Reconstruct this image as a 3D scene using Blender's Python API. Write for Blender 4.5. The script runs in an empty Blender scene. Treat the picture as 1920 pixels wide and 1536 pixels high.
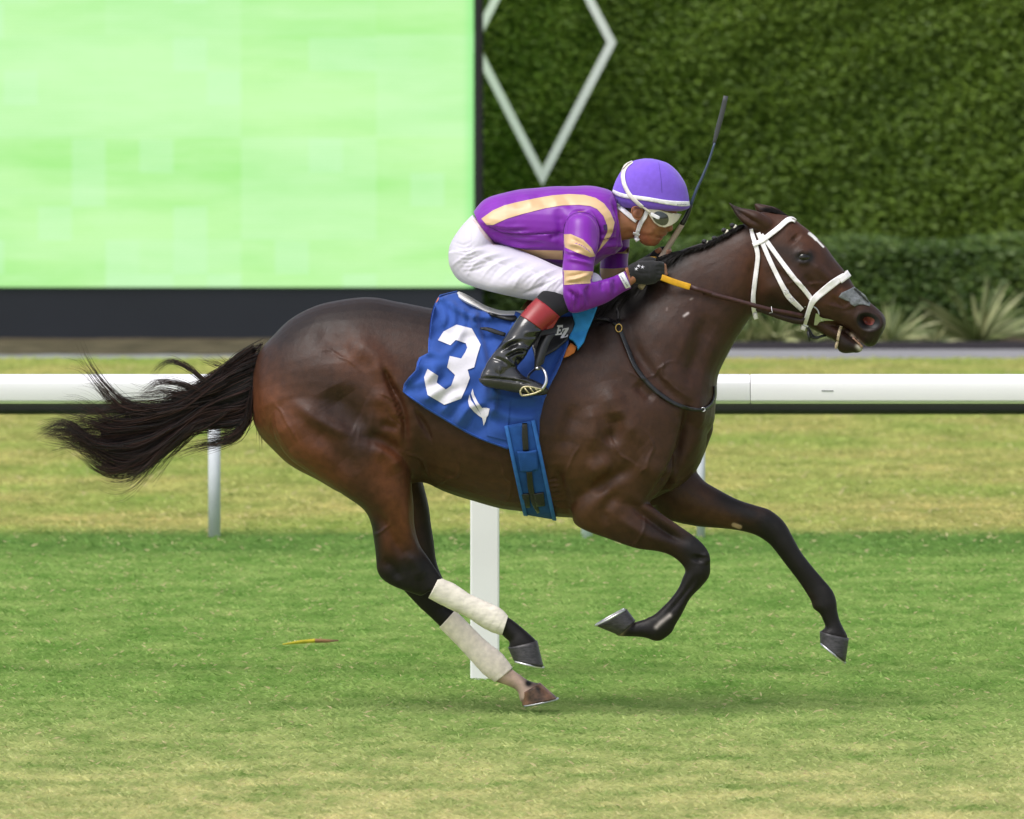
import bpy, math, random
import numpy as np
from mathutils import Vector, Matrix, geometry
from mathutils.bvhtree import BVHTree
rng = np.random.default_rng(7); random.seed(7)
S = bpy.context.scene
COL = S.collection
# ---------------------------------------------------------------- camera
CAM_D, CAM_H, F = 40.0, 3.0, 21200.0
PITCH = math.atan(1013.0 / F)
cd = bpy.data.cameras.new("camera"); cam = bpy.data.objects.new("camera", cd); COL.objects.link(cam)
cam.location = (0, -CAM_D, CAM_H); cam.rotation_euler = (math.pi/2 - PITCH, 0, 0)
cd.sensor_fit = 'HORIZONTAL'; cd.sensor_width = 36; cd.lens = 36 * F / 1920
cd.clip_start = 1; cd.clip_end = 2000
cd.dof.use_dof = True; cd.dof.focus_distance = 39.9; cd.dof.aperture_fstop = 8.0
S.camera = cam
# ---------------------------------------------------------------- light (overcast noon)
SUN_EL, SUN_ROT = math.radians(60), math.radians(200)
w = bpy.data.worlds.new("World"); S.world = w; w.use_nodes = True
nt = w.node_tree; nt.nodes.clear()
sky = nt.nodes.new('ShaderNodeTexSky'); sky.sky_type = 'NISHITA'; sky.sun_disc = False
sky.sun_elevation = SUN_EL; sky.sun_rotation = SUN_ROT; sky.dust_density = 3.0; sky.air_density = 1.0
hs = nt.nodes.new('ShaderNodeHueSaturation'); hs.inputs['Saturation'].default_value = 0.45
bg = nt.nodes.new('ShaderNodeBackground'); bg.inputs['Strength'].default_value = 0.13
wo = nt.nodes.new('ShaderNodeOutputWorld')
nt.links.new(sky.outputs[0], hs.inputs['Color']); nt.links.new(hs.outputs[0], bg.inputs['Color']); nt.links.new(bg.outputs[0], wo.inputs['Surface'])
sd = bpy.data.lights.new("sun", 'SUN'); sd.energy = 1.3; sd.angle = math.radians(30); sd.color = (1, 0.965, 0.94)
so = bpy.data.objects.new("sun", sd); COL.objects.link(so)
# light comes from the camera side, a little from the left
sun_dir = Vector((-math.cos(SUN_EL)*math.sin(math.radians(42)), -math.cos(SUN_EL)*math.cos(math.radians(42)), math.sin(SUN_EL)))
so.rotation_euler = sun_dir.to_track_quat('Z', 'Y').to_euler(); so.location = (0, 0, 20)
sky.sun_rotation = math.atan2(sun_dir.x, sun_dir.y)
S.view_settings.view_transform = 'Standard'; S.view_settings.look = 'None'
S.view_settings.exposure = 0.72; S.view_settings.gamma = 1

# ---------------------------------------------------------------- pixel <-> world
_cp, _sp = math.cos(PITCH), math.sin(PITCH)
_fw = np.array([0, _cp, -_sp]); _up = np.array([0, _sp, _cp]); _rt = np.array([1.0, 0, 0]); _C = np.array([0, -CAM_D, CAM_H])
def ray(px, py):
    px = np.asarray(px, float); py = np.asarray(py, float)
    return _fw + ((px-960)/F)[..., None]*_rt - ((py-768)/F)[..., None]*_up
def at(px, py, Y=0.0):
    d = ray(px, py); t = (np.asarray(Y, float)+CAM_D)/d[..., 1]
    return _C + d*t[..., None]
def ground(px, py, z=0.0):
    d = ray(px, py); t = (z-CAM_H)/d[..., 2]; return _C + d*t[..., None]
def proj(v):
    q = v - _C; z = q @ _fw
    return 960 + F*(q @ _rt)/z, 768 - F*(q @ _up)/z
def Rg(x0, y0, s): return lambda x, y: (x0 + x/s, y0 + y/s)
R1 = Rg(820,280,3.84); R2 = Rg(1120,280,6.4); R3 = Rg(1320,360,4.8); R4 = Rg(740,540,3.4905); R5 = Rg(60,540,3.84)
R6 = Rg(660,880,3.338); R7 = Rg(1040,840,3.2); R8 = Rg(1000,480,3.0714); RR = Rg(440,540,4.2675)
HND = Rg(1150,440,10.971); BOT = Rg(890,560,6.982); BIT = Rg(1440,540,8.0); GIR = Rg(930,800,8.533); HM = Rg(1100,430,6.0); HD = Rg(1380,400,10.667)
ID = lambda x, y: (x, y)
def P(fr, pts): return [fr(*p) for p in pts]

# ---------------------------------------------------------------- object helpers
OFF = {}
def tag(o, label=None, cat=None, group=None, kind=None):
    if label: o['label'] = label
    if cat: o['category'] = cat
    if group: o['group'] = group
    if kind: o['kind'] = kind
    return o
def thing(name, loc, label, cat, group=None):
    o = bpy.data.objects.new(name, None); COL.objects.link(o); o.location = loc; o.empty_display_size = .1
    OFF[o.name] = np.array(loc, float); return tag(o, label, cat, group)
def mk(name, v, f, mats, parent=None, smooth=True, mi=None, loc=None):
    v = np.asarray(v, float).reshape(-1, 3)
    off = OFF[parent.name] if parent is not None else (np.array(loc, float) if loc is not None else np.zeros(3))
    me = bpy.data.meshes.new(name); me.from_pydata((v-off).tolist(), [], [list(map(int, q)) for q in f])
    if not isinstance(mats, (list, tuple)): mats = [mats]
    for m in mats: me.materials.append(m)
    if mi is not None: me.polygons.foreach_set('material_index', np.asarray(mi, np.int32))
    if smooth: me.polygons.foreach_set('use_smooth', np.ones(len(me.polygons), bool))
    me.update()
    o = bpy.data.objects.new(name, me); COL.objects.link(o)
    if parent is not None: o.parent = parent
    elif loc is not None: o.location = loc
    OFF[o.name] = off
    return o
def mkfast(name, v, nper, mats, loops=None, smooth=False, mi=None):
    """big soup of n-gons with nper corners, verts given in order"""
    v = np.asarray(v, np.float32); n = len(v)//nper if loops is None else len(loops)//nper
    lp = np.arange(n*nper, dtype=np.int32) if loops is None else np.asarray(loops, np.int32)
    me = bpy.data.meshes.new(name); me.vertices.add(len(v)); me.vertices.foreach_set('co', v.ravel())
    me.loops.add(n*nper); me.loops.foreach_set('vertex_index', lp)
    me.polygons.add(n); me.polygons.foreach_set('loop_start', np.arange(0, n*nper, nper, dtype=np.int32))
    me.polygons.foreach_set('loop_total', np.full(n, nper, np.int32))
    if mi is not None: me.polygons.foreach_set('material_index', np.asarray(mi, np.int32))
    if smooth: me.polygons.foreach_set('use_smooth', np.ones(n, bool))
    if not isinstance(mats, (list, tuple)): mats = [mats]
    for m in mats: me.materials.append(m)
    me.update(calc_edges=True); me.validate()
    return me
def setcol(me, name, c):
    a = me.attributes.new(name, 'FLOAT_COLOR', 'POINT'); d = np.ones((len(me.vertices), 4), np.float32); d[:, :3] = c; a.data.foreach_set('color', d.ravel())
def setval(me, name, c):
    a = me.attributes.new(name, 'FLOAT', 'POINT'); a.data.foreach_set('value', np.asarray(c, np.float32))
def solid(o, t, off=1): m = o.modifiers.new('s', 'SOLIDIFY'); m.thickness = t; m.offset = off; return o
def bev(o, wd, seg=2): m = o.modifiers.new('b', 'BEVEL'); m.width = wd; m.segments = seg; m.limit_method = 'ANGLE'; return o
def join(*parts):
    V, Fc, M = [], [], []; n = 0
    for p in parts:
        v, f = np.asarray(p[0], float).reshape(-1, 3), p[1]; V.append(v); Fc += [[i+n for i in q] for q in f]; M += [p[2] if len(p) > 2 else 0]*len(f); n += len(v)
    return np.vstack(V), Fc, M
def box(x0, x1, y0, y1, z0, z1):
    v = [(x, y, z) for z in (z0, z1) for y in (y0, y1) for x in (x0, x1)]
    return v, [(0,2,3,1),(4,5,7,6),(0,1,5,4),(2,6,7,3),(0,4,6,2),(1,3,7,5)]
def crom(a, sub):
    """Catmull-Rom resample rows of a"""
    a = np.asarray(a, float); n = len(a)
    if n < 3: t = np.linspace(0, 1, (n-1)*sub+1)[:, None]; return a[0]*(1-t)+a[-1]*t
    out = []
    for i in range(n-1):
        p0 = a[i-1] if i else 2*a[0]-a[1]; p1, p2 = a[i], a[i+1]; p3 = a[i+2] if i+2 < n else 2*a[-1]-a[-2]
        for s in range(sub):
            t = s/sub; out.append(.5*(2*p1+(p2-p0)*t+(2*p0-5*p1+4*p2-p3)*t*t+(3*p1-p0-3*p2+p3)*t**3))
    out.append(a[-1]); return np.array(out)
def sgnpow(x, e): return np.sign(x)*np.abs(x)**e
def loft(fr, secs, n=28, sub=4, inf=0.0, Y=0.0, mir=False):
    """secs rows: ax ay bx by halfwidth [Ycentre] [k] [e]; a/b are outline points of the section in the picture plane"""
    rows = []
    for s in secs:
        s = list(s) + [None]*(8-len(s)); yc = Y if s[5] is None else s[5]
        a = fr(s[0], s[1]); b = fr(s[2], s[3]); rows.append([*at(*a, yc), *at(*b, yc), s[4], s[6] or 0.0, s[7] or 2.0])
    rows = crom(rows, sub); t = np.arange(n)/n*2*np.pi; V = []; 
    for r in rows:
        A, B = r[:3], r[3:6]; ce = (A+B)/2; ax = (A-B)/2; L = np.linalg.norm(ax); ax = ax*(1+inf/max(L, 1e-4)); hw = max(r[6], .002)+inf
        c, s = sgnpow(np.cos(t), 2/r[8]), sgnpow(np.sin(t), 2/r[8])
        V.append(ce + ax*c[:, None] + np.array([0, 1, 0])*(hw*s*(1-r[7]*c))[:, None])
    m = len(V); V = np.vstack(V); Fc = []
    for i in range(m-1):
        for j in range(n): Fc.append((i*n+j, i*n+(j+1) % n, (i+1)*n+(j+1) % n, (i+1)*n+j))
    c0 = V[:n].mean(0); c1 = V[-n:].mean(0); k = len(V); V = np.vstack([V, c0, c1])
    for j in range(n): Fc.append((k, (j+1) % n, j)); Fc.append((k+1, (m-1)*n+j, (m-1)*n+(j+1) % n))
    if mir: V = V*[1, -1, 1]
    return V, Fc
def tube(pts, r, n=8, sub=4, flat=1.0, caps=True):
    """tube through world points; r scalar or per point"""
    pts = np.asarray(pts, float); rr = np.full(len(pts), r) if np.isscalar(r) else np.asarray(r, float)
    a = crom(np.column_stack([pts, rr]), sub) if sub > 1 else np.column_stack([pts, rr]); p = a[:, :3]; rr = np.maximum(a[:, 3], 1e-4)
    tg = np.gradient(p, axis=0); tg /= np.linalg.norm(tg, axis=1)[:, None]+1e-9
    t = np.arange(n)/n*2*np.pi; V = []; ref = np.array([0, 1.0, 0])
    for i in range(len(p)):
        u = ref - tg[i]*(ref @ tg[i])
        if np.linalg.norm(u) < .15: u = np.array([0, 0, 1.0]) - tg[i]*tg[i][2]
        u /= np.linalg.norm(u); q = np.cross(tg[i], u)
        V.append(p[i]+rr[i]*(u*np.cos(t)[:, None]*flat+q*np.sin(t)[:, None]))
    m = len(V); V = np.vstack(V); Fc = [(i*n+j, i*n+(j+1) % n, (i+1)*n+(j+1) % n, (i+1)*n+j) for i in range(m-1) for j in range(n)]
    if caps: Fc += [tuple(range(n))[::-1], tuple((m-1)*n+j for j in range(n))]
    return V, Fc
def ball(c, r, n=16, m=10):
    r = np.array([r, r, r]) if np.isscalar(r) else np.array(r); V = [np.array(c)+r*[0, 0, 1]]
    for i in range(1, m):
        ph = math.pi*i/m
        for j in range(n): th = 2*math.pi*j/n; V.append(np.array(c)+r*[math.sin(ph)*math.cos(th), math.sin(ph)*math.sin(th), math.cos(ph)])
    V.append(np.array(c)-r*[0, 0, 1]); Fc = [(0, 1+j, 1+(j+1) % n) for j in range(n)]
    for i in range(m-2):
        for j in range(n): a = 1+i*n; Fc.append((a+j, a+n+j, a+n+(j+1) % n, a+(j+1) % n))
    a = 1+(m-2)*n; Fc += [(a+(j+1) % n, a+j, len(V)-1) for j in range(n)]
    return np.array(V), Fc
def remesh(parts, voxel, smooth=6, fac=.5):
    v, f, _ = join(*parts); me = bpy.data.meshes.new('tmp'); me.from_pydata(v.tolist(), [], f); o = bpy.data.objects.new('tmp', me); COL.objects.link(o)
    m = o.modifiers.new('r', 'REMESH'); m.mode = 'VOXEL'; m.voxel_size = voxel
    if smooth: q = o.modifiers.new('s', 'SMOOTH'); q.iterations = smooth; q.factor = fac
    dg = bpy.context.evaluated_depsgraph_get(); e = o.evaluated_get(dg).to_mesh()
    n = len(e.vertices); co = np.empty(n*3); e.vertices.foreach_get('co', co); no = np.empty(n*3); e.vertex_normals.foreach_get('vector', no)
    fs = [tuple(p.vertices) for p in e.polygons]; o.evaluated_get(dg).to_mesh_clear()
    bpy.data.objects.remove(o); bpy.data.meshes.remove(me)
    return co.reshape(-1, 3), fs, no.reshape(-1, 3)
def pdist(px, py, line, par=False):
    """distance (pixels) to polyline"""
    d = np.full(len(px), 1e9)
    L = np.asarray(line, float)
    if len(L) == 1: d = np.hypot(px-L[0,0], py-L[0,1]); return (d, d*0+.5) if par else d
    cum = np.concatenate([[0], np.cumsum(np.hypot(*np.diff(L, axis=0).T))]); uu = np.zeros(len(px))
    for i in range(len(L)-1):
        a, b = L[i], L[i+1]; ab = b-a; t = np.clip(((px-a[0])*ab[0]+(py-a[1])*ab[1])/(ab@ab+1e-9), 0, 1)
        e = np.hypot(px-a[0]-t*ab[0], py-a[1]-t*ab[1]); k = e < d; uu[k] = (cum[i]+t[k]*(cum[i+1]-cum[i]))/cum[-1]; d = np.where(k, e, d)
    return (d, uu) if par else d
def sculpt(v, n, strokes):
    px, py = proj(v); px2, py2 = px, py
    out = v.copy()
    for fr, line, sig, amp, side in strokes:
        L = crom(P(fr, line), 4) if len(line) > 2 else P(fr, line)
        d, u = pdist(px, py, L, True); wgt = np.exp(-d*d/(2*sig*sig))
        if len(line) > 1 and line[0] != line[-1]: wgt *= np.clip(np.minimum(u, 1-u)/.3+.12, 0, 1)
        wgt *= np.clip(-n[:, 1]*1.5, 0, 1) if side == 'n' else np.clip(np.abs(n[:, 1])*1.5, 0, 1)
        if side == 'n': wgt *= (v[:, 1] < .03)
        out += n*(amp*wgt)[:, None]
    return out
def bvh_of(v, f): return BVHTree.FromPolygons([tuple(q) for q in v], [tuple(q) for q in f])
def cast(bvh, px, py, ymax=1e9):
    d = ray(px, py); d = d/np.linalg.norm(d); h = bvh.ray_cast(Vector(_C), Vector(d))
    return None if h[0] is None else np.array(h[0])
def hitY(bvh, px, py, Yavg):
    h = cast(bvh, px, py)
    if h is not None: return h[1]
    q = bvh.find_nearest(Vector(at(px, py, Yavg))); return q[0].y
def inside(px, py, poly):
    poly = np.asarray(poly); r = np.zeros(len(px), bool); j = len(poly)-1
    for i in range(len(poly)):
        xi, yi = poly[i]; xj, yj = poly[j]
        c = ((yi > py) != (yj > py)) & (px < (xj-xi)*(py-yi)/(yj-yi+1e-12)+xi); r ^= c; j = i
    return r
def densify(poly, step, closed=True):
    out = []; n = len(poly)
    for i in range(n if closed else n-1):
        a = np.array(poly[i]); b = np.array(poly[(i+1) % n]); k = max(1, int(np.hypot(*(b-a))/step)); out += [tuple(a+(b-a)*s/k) for s in range(k)]
    if not closed: out.append(tuple(poly[-1]))
    return out
def drape(fr, poly, bvh, off=.004, step=4.0, Yavg=-.2, fn=None, curve=False, Y=None, Yf=None):
    """sheet with the given outline laid on the near side of a surface -> verts, faces"""
    pl = P(fr, poly)
    if curve: pl = [tuple(q) for q in crom(pl+[pl[0]], 4)[:-1]]
    pl = densify(pl, step); a = np.array(pl); x0, y0 = a.min(0); x1, y1 = a.max(0)
    gx, gy = np.meshgrid(np.arange(x0+step*.5, x1, step), np.arange(y0+step*.5, y1, step)); gx = gx.ravel(); gy = gy.ravel()
    k = inside(gx, gy, pl); gx, gy = gx[k], gy[k]
    if len(gx): dd = pdist(gx, gy, pl+[pl[0]]); gx, gy = gx[dd > step*.45], gy[dd > step*.45]
    pts = [Vector(q) for q in pl]+[Vector((x, y)) for x, y in zip(gx, gy)]
    n = len(pl); r = geometry.delaunay_2d_cdt(pts, [(i, (i+1) % n) for i in range(n)], [list(range(n))], 1, 1e-6)
    V = np.array([tuple(q) for q in r[0]]); Fc = [tuple(q) for q in r[2]]
    if Yf is not None: ys = np.array([Yf(x, y) for x, y in V])
    elif Y is None:
        ys = np.array([hitY(bvh, x, y, Yavg) for x, y in V]); 
    else: ys = np.array([Y]*len(V), float)
    if fn is not None: ys = ys - fn(V[:, 0], V[:, 1])
    W = at(V[:, 0], V[:, 1], ys-off)
    # faces toward camera
    out = []
    for q in Fc:
        nn = np.cross(W[q[1]]-W[q[0]], W[q[2]]-W[q[0]]); out.append(q if nn[1] < 0 else q[::-1])
    return W, out
def pair(name, vf, m, parent, th=0, off=1):
    v, f = vf; o = mk(name, v, f, m, parent); p = mk(name, v*[1, -1, 1], [q[::-1] for q in f], m, parent)
    if th: solid(o, th, off); solid(p, th, off)
    return o, p
def widen(line, wd):
    L = np.asarray(line, float); t = np.gradient(L, axis=0); t /= np.linalg.norm(t, axis=1)[:, None]+1e-9; nrm = np.column_stack([-t[:, 1], t[:, 0]])
    wd = np.full(len(L), wd) if np.isscalar(wd) else np.asarray(wd, float)
    return [tuple(q) for q in L+nrm*wd[:, None]/2]+[tuple(q) for q in (L-nrm*wd[:, None]/2)[::-1]]
def strap(fr, line, wpx, bvh, off=.004, Yavg=-.1, step=3.0, sub=4):
    pl = P(fr, line)
    if np.isscalar(wpx): L = crom(pl, sub) if len(pl) > 2 else np.array(densify(pl, step, False)); W = wpx
    else: q = crom(np.column_stack([pl, wpx]), sub); L = q[:, :2]; W = q[:, 2]
    return drape(ID, widen(L, W), bvh, off, step, Yavg)
def band(bvh, fr, p0, p1, width, t0=0, t1=360, yc=0.0, n=72, off=.003, rows=3, frac=.5, smooth=3, cyc=None):
    """strap round a body: the cut plane holds the picture line p0-p1 and the depth axis; 0 deg = p0, 90 = near side, 180 = p1"""
    a = at(*fr(*p0), yc); b = at(*fr(*p1), yc); c = a+(b-a)*frac; d = (a-b)/np.linalg.norm(a-b); Yh = np.array([0, -1.0, 0]); wv = np.cross(d, Yh)
    full = t1-t0 >= 359.9; ts = np.radians(np.linspace(t0, t1, n, endpoint=not full)); V = []
    for r in range(rows):
        o = c+wv*width*(r/(rows-1)-.5); rad = []
        for t in ts:
            dr = d*math.cos(t)+Yh*math.sin(t); h = bvh.ray_cast(Vector(o), Vector(dr)); rad.append(h[3] if h[0] is not None else np.nan)
        rad = np.array(rad); bad = np.isnan(rad); rad[bad] = np.nanmedian(rad)
        for _ in range(smooth):
            rad = (np.roll(rad, 1)+rad+np.roll(rad, -1))/3 if full else np.concatenate([[rad[0]], (rad[:-2]+rad[1:-1]+rad[2:])/3, [rad[-1]]])
        V.append(np.array([o+(d*math.cos(t)+Yh*math.sin(t))*(q+(off(math.degrees(t)) if callable(off) else off)) for t, q in zip(ts, rad)]))
    m = len(ts); V = np.vstack(V); Fc = []
    for r in range(rows-1):
        for j in range(m if full else m-1): k = (j+1) % m; Fc.append((r*m+j, r*m+k, (r+1)*m+k, (r+1)*m+j))
    o0 = V[Fc[0][0]]; nn = np.cross(V[Fc[0][1]]-o0, V[Fc[0][2]]-o0)
    if nn @ (o0-c) < 0: Fc = [q[::-1] for q in Fc]
    return V, Fc

# ---------------------------------------------------------------- materials
MATS = {}
def N(t, nt): return nt.nodes.new('ShaderNode'+t)
def mat(name, col=(.5, .5, .5), rough=.6, spec=.5, metal=0, var=.12, vs=30, bump=0, bs=200, attr=None, coat=0, sheen=0, emit=0, trans=0, stretch=None, bdist=.002, rv=0):
    if name in MATS: return MATS[name]
    m = bpy.data.materials.new(name); m.use_nodes = True; t = m.node_tree; b = t.nodes['Principled BSDF']; L = t.links.new
    b.inputs['Roughness'].default_value = rough; b.inputs['Specular IOR Level'].default_value = spec; b.inputs['Metallic'].default_value = metal
    b.inputs['Coat Weight'].default_value = coat; b.inputs['Coat Roughness'].default_value = .15; b.inputs['Sheen Weight'].default_value = sheen; b.inputs['Transmission Weight'].default_value = trans
    tc = N('TexCoord', t); src = tc.outputs['Object']
    if stretch: mp = N('Mapping', t); mp.inputs['Scale'].default_value = stretch; L(src, mp.inputs[0]); src = mp.outputs[0]
    no = N('TexNoise', t); no.inputs['Scale'].default_value = vs; no.inputs['Detail'].default_value = 5; L(src, no.inputs['Vector'])
    mr = N('MapRange', t); mr.inputs['To Min'].default_value = 1-var*1.6; mr.inputs['To Max'].default_value = 1+var*1.6; mr.inputs['From Min'].default_value = .25; mr.inputs['From Max'].default_value = .75; L(no.outputs[0], mr.inputs[0])
    mx = N('Vector Math', t) if False else N('VectorMath', t); mx.operation = 'MULTIPLY'
    if attr: an = N('Attribute', t); an.attribute_name = attr; L(an.outputs['Color'], mx.inputs[0])
    else: mx.inputs[0].default_value = col
    L(mr.outputs[0], mx.inputs[1]); L(mx.outputs[0], b.inputs['Base Color'])
    if rv:
        r2 = N('MapRange', t); r2.inputs['To Min'].default_value = rough-rv; r2.inputs['To Max'].default_value = rough+rv; L(no.outputs[0], r2.inputs[0]); L(r2.outputs[0], b.inputs['Roughness'])
    if emit: L(mx.outputs[0], b.inputs['Emission Color']); b.inputs['Emission Strength'].default_value = emit
    if bump:
        n2 = N('TexNoise', t); n2.inputs['Scale'].default_value = bs; n2.inputs['Detail'].default_value = 3; L(src, n2.inputs['Vector'])
        bp = N('Bump', t); bp.inputs['Strength'].default_value = bump; bp.inputs['Distance'].default_value = bdist; L(n2.outputs[0], bp.inputs['Height']); L(bp.outputs[0], b.inputs['Normal'])
    MATS[name] = m; return m
# ================================================================ SETTING
def gy(py): return float(ground(960, py)[1])
Y_TURF2, Y_TURF1 = gy(1044), gy(1006)      # rough strip under the low rail
Y_MULCH0, Y_PANEL = gy(668), gy(641)
Y_PATH0, Y_PATH1, Y_HEDGE = gy(673), gy(657), gy(640)
def turf_material(name, blades=False):
    m = bpy.data.materials.new(name); m.use_nodes = True; t = m.node_tree; b = t.nodes['Principled BSDF']; L = t.links.new
    b.inputs['Roughness'].default_value = .75; b.inputs['Specular IOR Level'].default_value = .25
    tc = N('NewGeometry', t); src = tc.outputs['Position']
    def noise(sc, det=4, ro=.6):
        mp = N('Mapping', t); mp.inputs['Scale'].default_value = sc; L(src, mp.inputs[0]); n = N('TexNoise', t); n.inputs['Scale'].default_value = 1; n.inputs['Detail'].default_value = det; n.inputs['Roughness'].default_value = ro; L(mp.outputs[0], n.inputs['Vector']); return n.outputs[0]
    def ramp(fac, a, c, lo, hi):
        mr = N('MapRange', t); mr.inputs['From Min'].default_value = lo; mr.inputs['From Max'].default_value = hi; L(fac, mr.inputs[0])
        mx = N('Mix', t); mx.data_type = 'RGBA'; L(mr.outputs[0], mx.inputs['Factor'])
        for s, v in ((6, a), (7, c)):
            if isinstance(v, tuple): mx.inputs[s].default_value = (*v, 1)
            else: L(v, mx.inputs[s])
        return mx.outputs[2]
    big = noise((.8, .6, 1), 5, .65); mid = noise((3.2, 2.4, 1), 6, .72); fine = noise((13, 22, 6), 5, .75)
    green = ramp(mid, (.175, .325, .065), (.39, .50, .165), .36, .68)
    straw = ramp(mid, (.28, .33, .085), (.70, .60, .26), .34, .68)
    far = ramp(big, straw, ramp(mid, (.24, .36, .075), (.50, .52, .17), .34, .68), .42, .6)
    sx = N('SeparateXYZ', t); L(src, sx.inputs[0]); y = sx.outputs['Y']
    # wobbling borders between the mown zones
    ad = N('Math', t); ad.operation = 'MULTIPLY_ADD'; L(big, ad.inputs[0]); ad.inputs[1].default_value = .5; L(y, ad.inputs[2]); yw = ad.outputs[0]
    ad2 = N('Math', t); ad2.operation = 'MULTIPLY_ADD'; L(mid, ad2.inputs[0]); ad2.inputs[1].default_value = 2.4; L(y, ad2.inputs[2])
    ad3 = N('Math', t); ad3.operation = 'MULTIPLY_ADD'; L(big, ad3.inputs[0]); ad3.inputs[1].default_value = 3.0; L(ad2.outputs[0], ad3.inputs[2])
    near = ramp(ad3.outputs[0], ramp(mid, (.25, .35, .095), (.68, .62, .31), .34, .64), green, -1.2, 4.2)
    rough = ramp(mid, (.13, .26, .055), (.25, .38, .10), .33, .7)
    c = ramp(yw, near, rough, Y_TURF2+.1, Y_TURF2+.5); c = ramp(yw, c, far, Y_TURF1+.1, Y_TURF1+.8)
    fleck = ramp(fine, c, (.78, .68, .36), .60, .78)
    if blades:
        an = N('Attribute', t); an.attribute_name = 'rnd'; mr = N('MapRange', t); mr.inputs['To Min'].default_value = .88; mr.inputs['To Max'].default_value = 1.18; L(an.outputs['Fac'], mr.inputs[0])
        vm = N('VectorMath', t); vm.operation = 'MULTIPLY'; L(fleck, vm.inputs[0]); L(mr.outputs[0], vm.inputs[1]); out = ramp(an.outputs['Fac'], vm.outputs[0], (.62, .54, .29), .972, .98)
        L(out, b.inputs['Base Color'])
        tr = N('BsdfTranslucent', t); L(out, tr.inputs['Color']); ms = N('MixShader', t); ms.inputs[0].default_value = .3; L(b.outputs[0], ms.inputs[1]); L(tr.outputs[0], ms.inputs[2]); L(ms.outputs[0], t.nodes['Material Output'].inputs['Surface'])
    else:
        dk = N('VectorMath', t); dk.operation = 'SCALE'; L(fleck, dk.inputs[0]); dk.inputs['Scale'].default_value = .85; L(dk.outputs[0], b.inputs['Base Color'])
        bp = N('Bump', t); bp.inputs['Strength'].default_value = .8; bp.inputs['Distance'].default_value = .02; L(fine, bp.inputs['Height']); L(bp.outputs[0], b.inputs['Normal'])
    return m
M_TURF = turf_material('turf'); M_BLADE = turf_material('grass_blades', True)
v, f = [(-200, -60, 0), (200, -60, 0), (200, 400, 0), (-200, 400, 0)], [(0, 1, 2, 3)]
tag(mk('turf_ground', v, f, M_TURF, smooth=False), kind='structure')
def grass(name, n, y0, y1, hx0, hx1, ln, wd, label):
    y = y0+(y1-y0)*rng.random(n); hx = np.interp(y, [y0, y1], [hx0, hx1]); x = (rng.random(n)*2-1)*hx
    lean = rng.normal(0, 1, n); az = np.where(rng.random(n) < .5, 0, math.pi)+rng.normal(0, .7, n); el = np.radians(np.clip(17+9*lean, 3, 60))
    l = ln*(.6+.8*rng.random(n)); wdt = wd*(.6+.8*rng.random(n))
    d = np.column_stack([np.cos(el)*np.cos(az), np.cos(el)*np.sin(az)*.6, np.sin(el)]); side = np.column_stack([-d[:, 2]*np.sign(np.cos(az)), np.zeros(n), np.abs(d[:, 0])]); side /= np.linalg.norm(side, axis=1)[:, None]
    b = np.column_stack([x, y, np.full(n, -.002)]); tip = b+d*l[:, None]; mid = b+d*(l*.5)[:, None]+np.column_stack([np.zeros(n), np.zeros(n), l*.1])
    V = np.empty((n, 4, 3)); V[:, 0] = b-side*(wdt/2)[:, None]; V[:, 1] = b+side*(wdt/2)[:, None]; V[:, 2] = mid+side*(wdt*.4)[:, None]; V[:, 3] = tip
    me = mkfast(name, V.reshape(-1, 3), 4, M_BLADE); r = rng.random(n); setval(me, 'rnd', np.repeat(r, 4)[:len(me.vertices)])
    o = bpy.data.objects.new(name, me); COL.objects.link(o); tag(o, label, 'grass', kind='stuff'); return o
grass('grass', 430000, -5.4, gy(1040), 3.2, 4.0, .03, .0045, 'short green racecourse turf under the galloping horse')
grass('grass', 260000, gy(1046), gy(674), 4.0, 5.4, .04, .008, 'yellowish mown grass beyond the low dark rail')

# path, mulch and kerbs
M_PATH = mat('path_concrete', (.25, .245, .26), .85, .2, var=.08, vs=2, bump=.2, bs=60)
M_MULCH = mat('mulch', (.085, .066, .045), .95, .1, var=.5, vs=9, bump=1, bs=40, bdist=.03, stretch=(.5, 1, 1))
M_KERB = mat('dark_kerb', (.035, .03, .035), .7, .3)
XS = float(ground(905, 650)[0])
v, f = box(-14, 14, Y_PATH0, Y_PATH1, -.05, .006); tag(mk('path', v, f, M_PATH, smooth=False), kind='structure')
v, f = box(XS, 14, Y_PATH1+.002, Y_PATH1+.12, -.05, .05); tag(mk('kerb', v, f, M_KERB, smooth=False), kind='structure')
v, f = box(-14, 14, Y_PATH1+.125, Y_PATH1+6, -.05, .02); tag(mk('mulch_bed', v, f, M_MULCH, smooth=False), kind='structure')
# mulch strip in front of the screen, lying on the path edge
n = 60; xs = np.linspace(-14, XS+.2, n); v = []; 
for i, x in enumerate(xs): v += [(x, Y_MULCH0+.06+.08*math.sin(i*2.3), .010), (x, Y_MULCH0+.6, .022+.006*math.sin(i*1.7)), (x, Y_PANEL+.6, .024)]
f = [(i*3+k, (i+1)*3+k, (i+1)*3+k+1, i*3+k+1) for i in range(n-1) for k in range(2)]
tag(mk('mulch_strip', v, f, M_MULCH), kind='structure')

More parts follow.
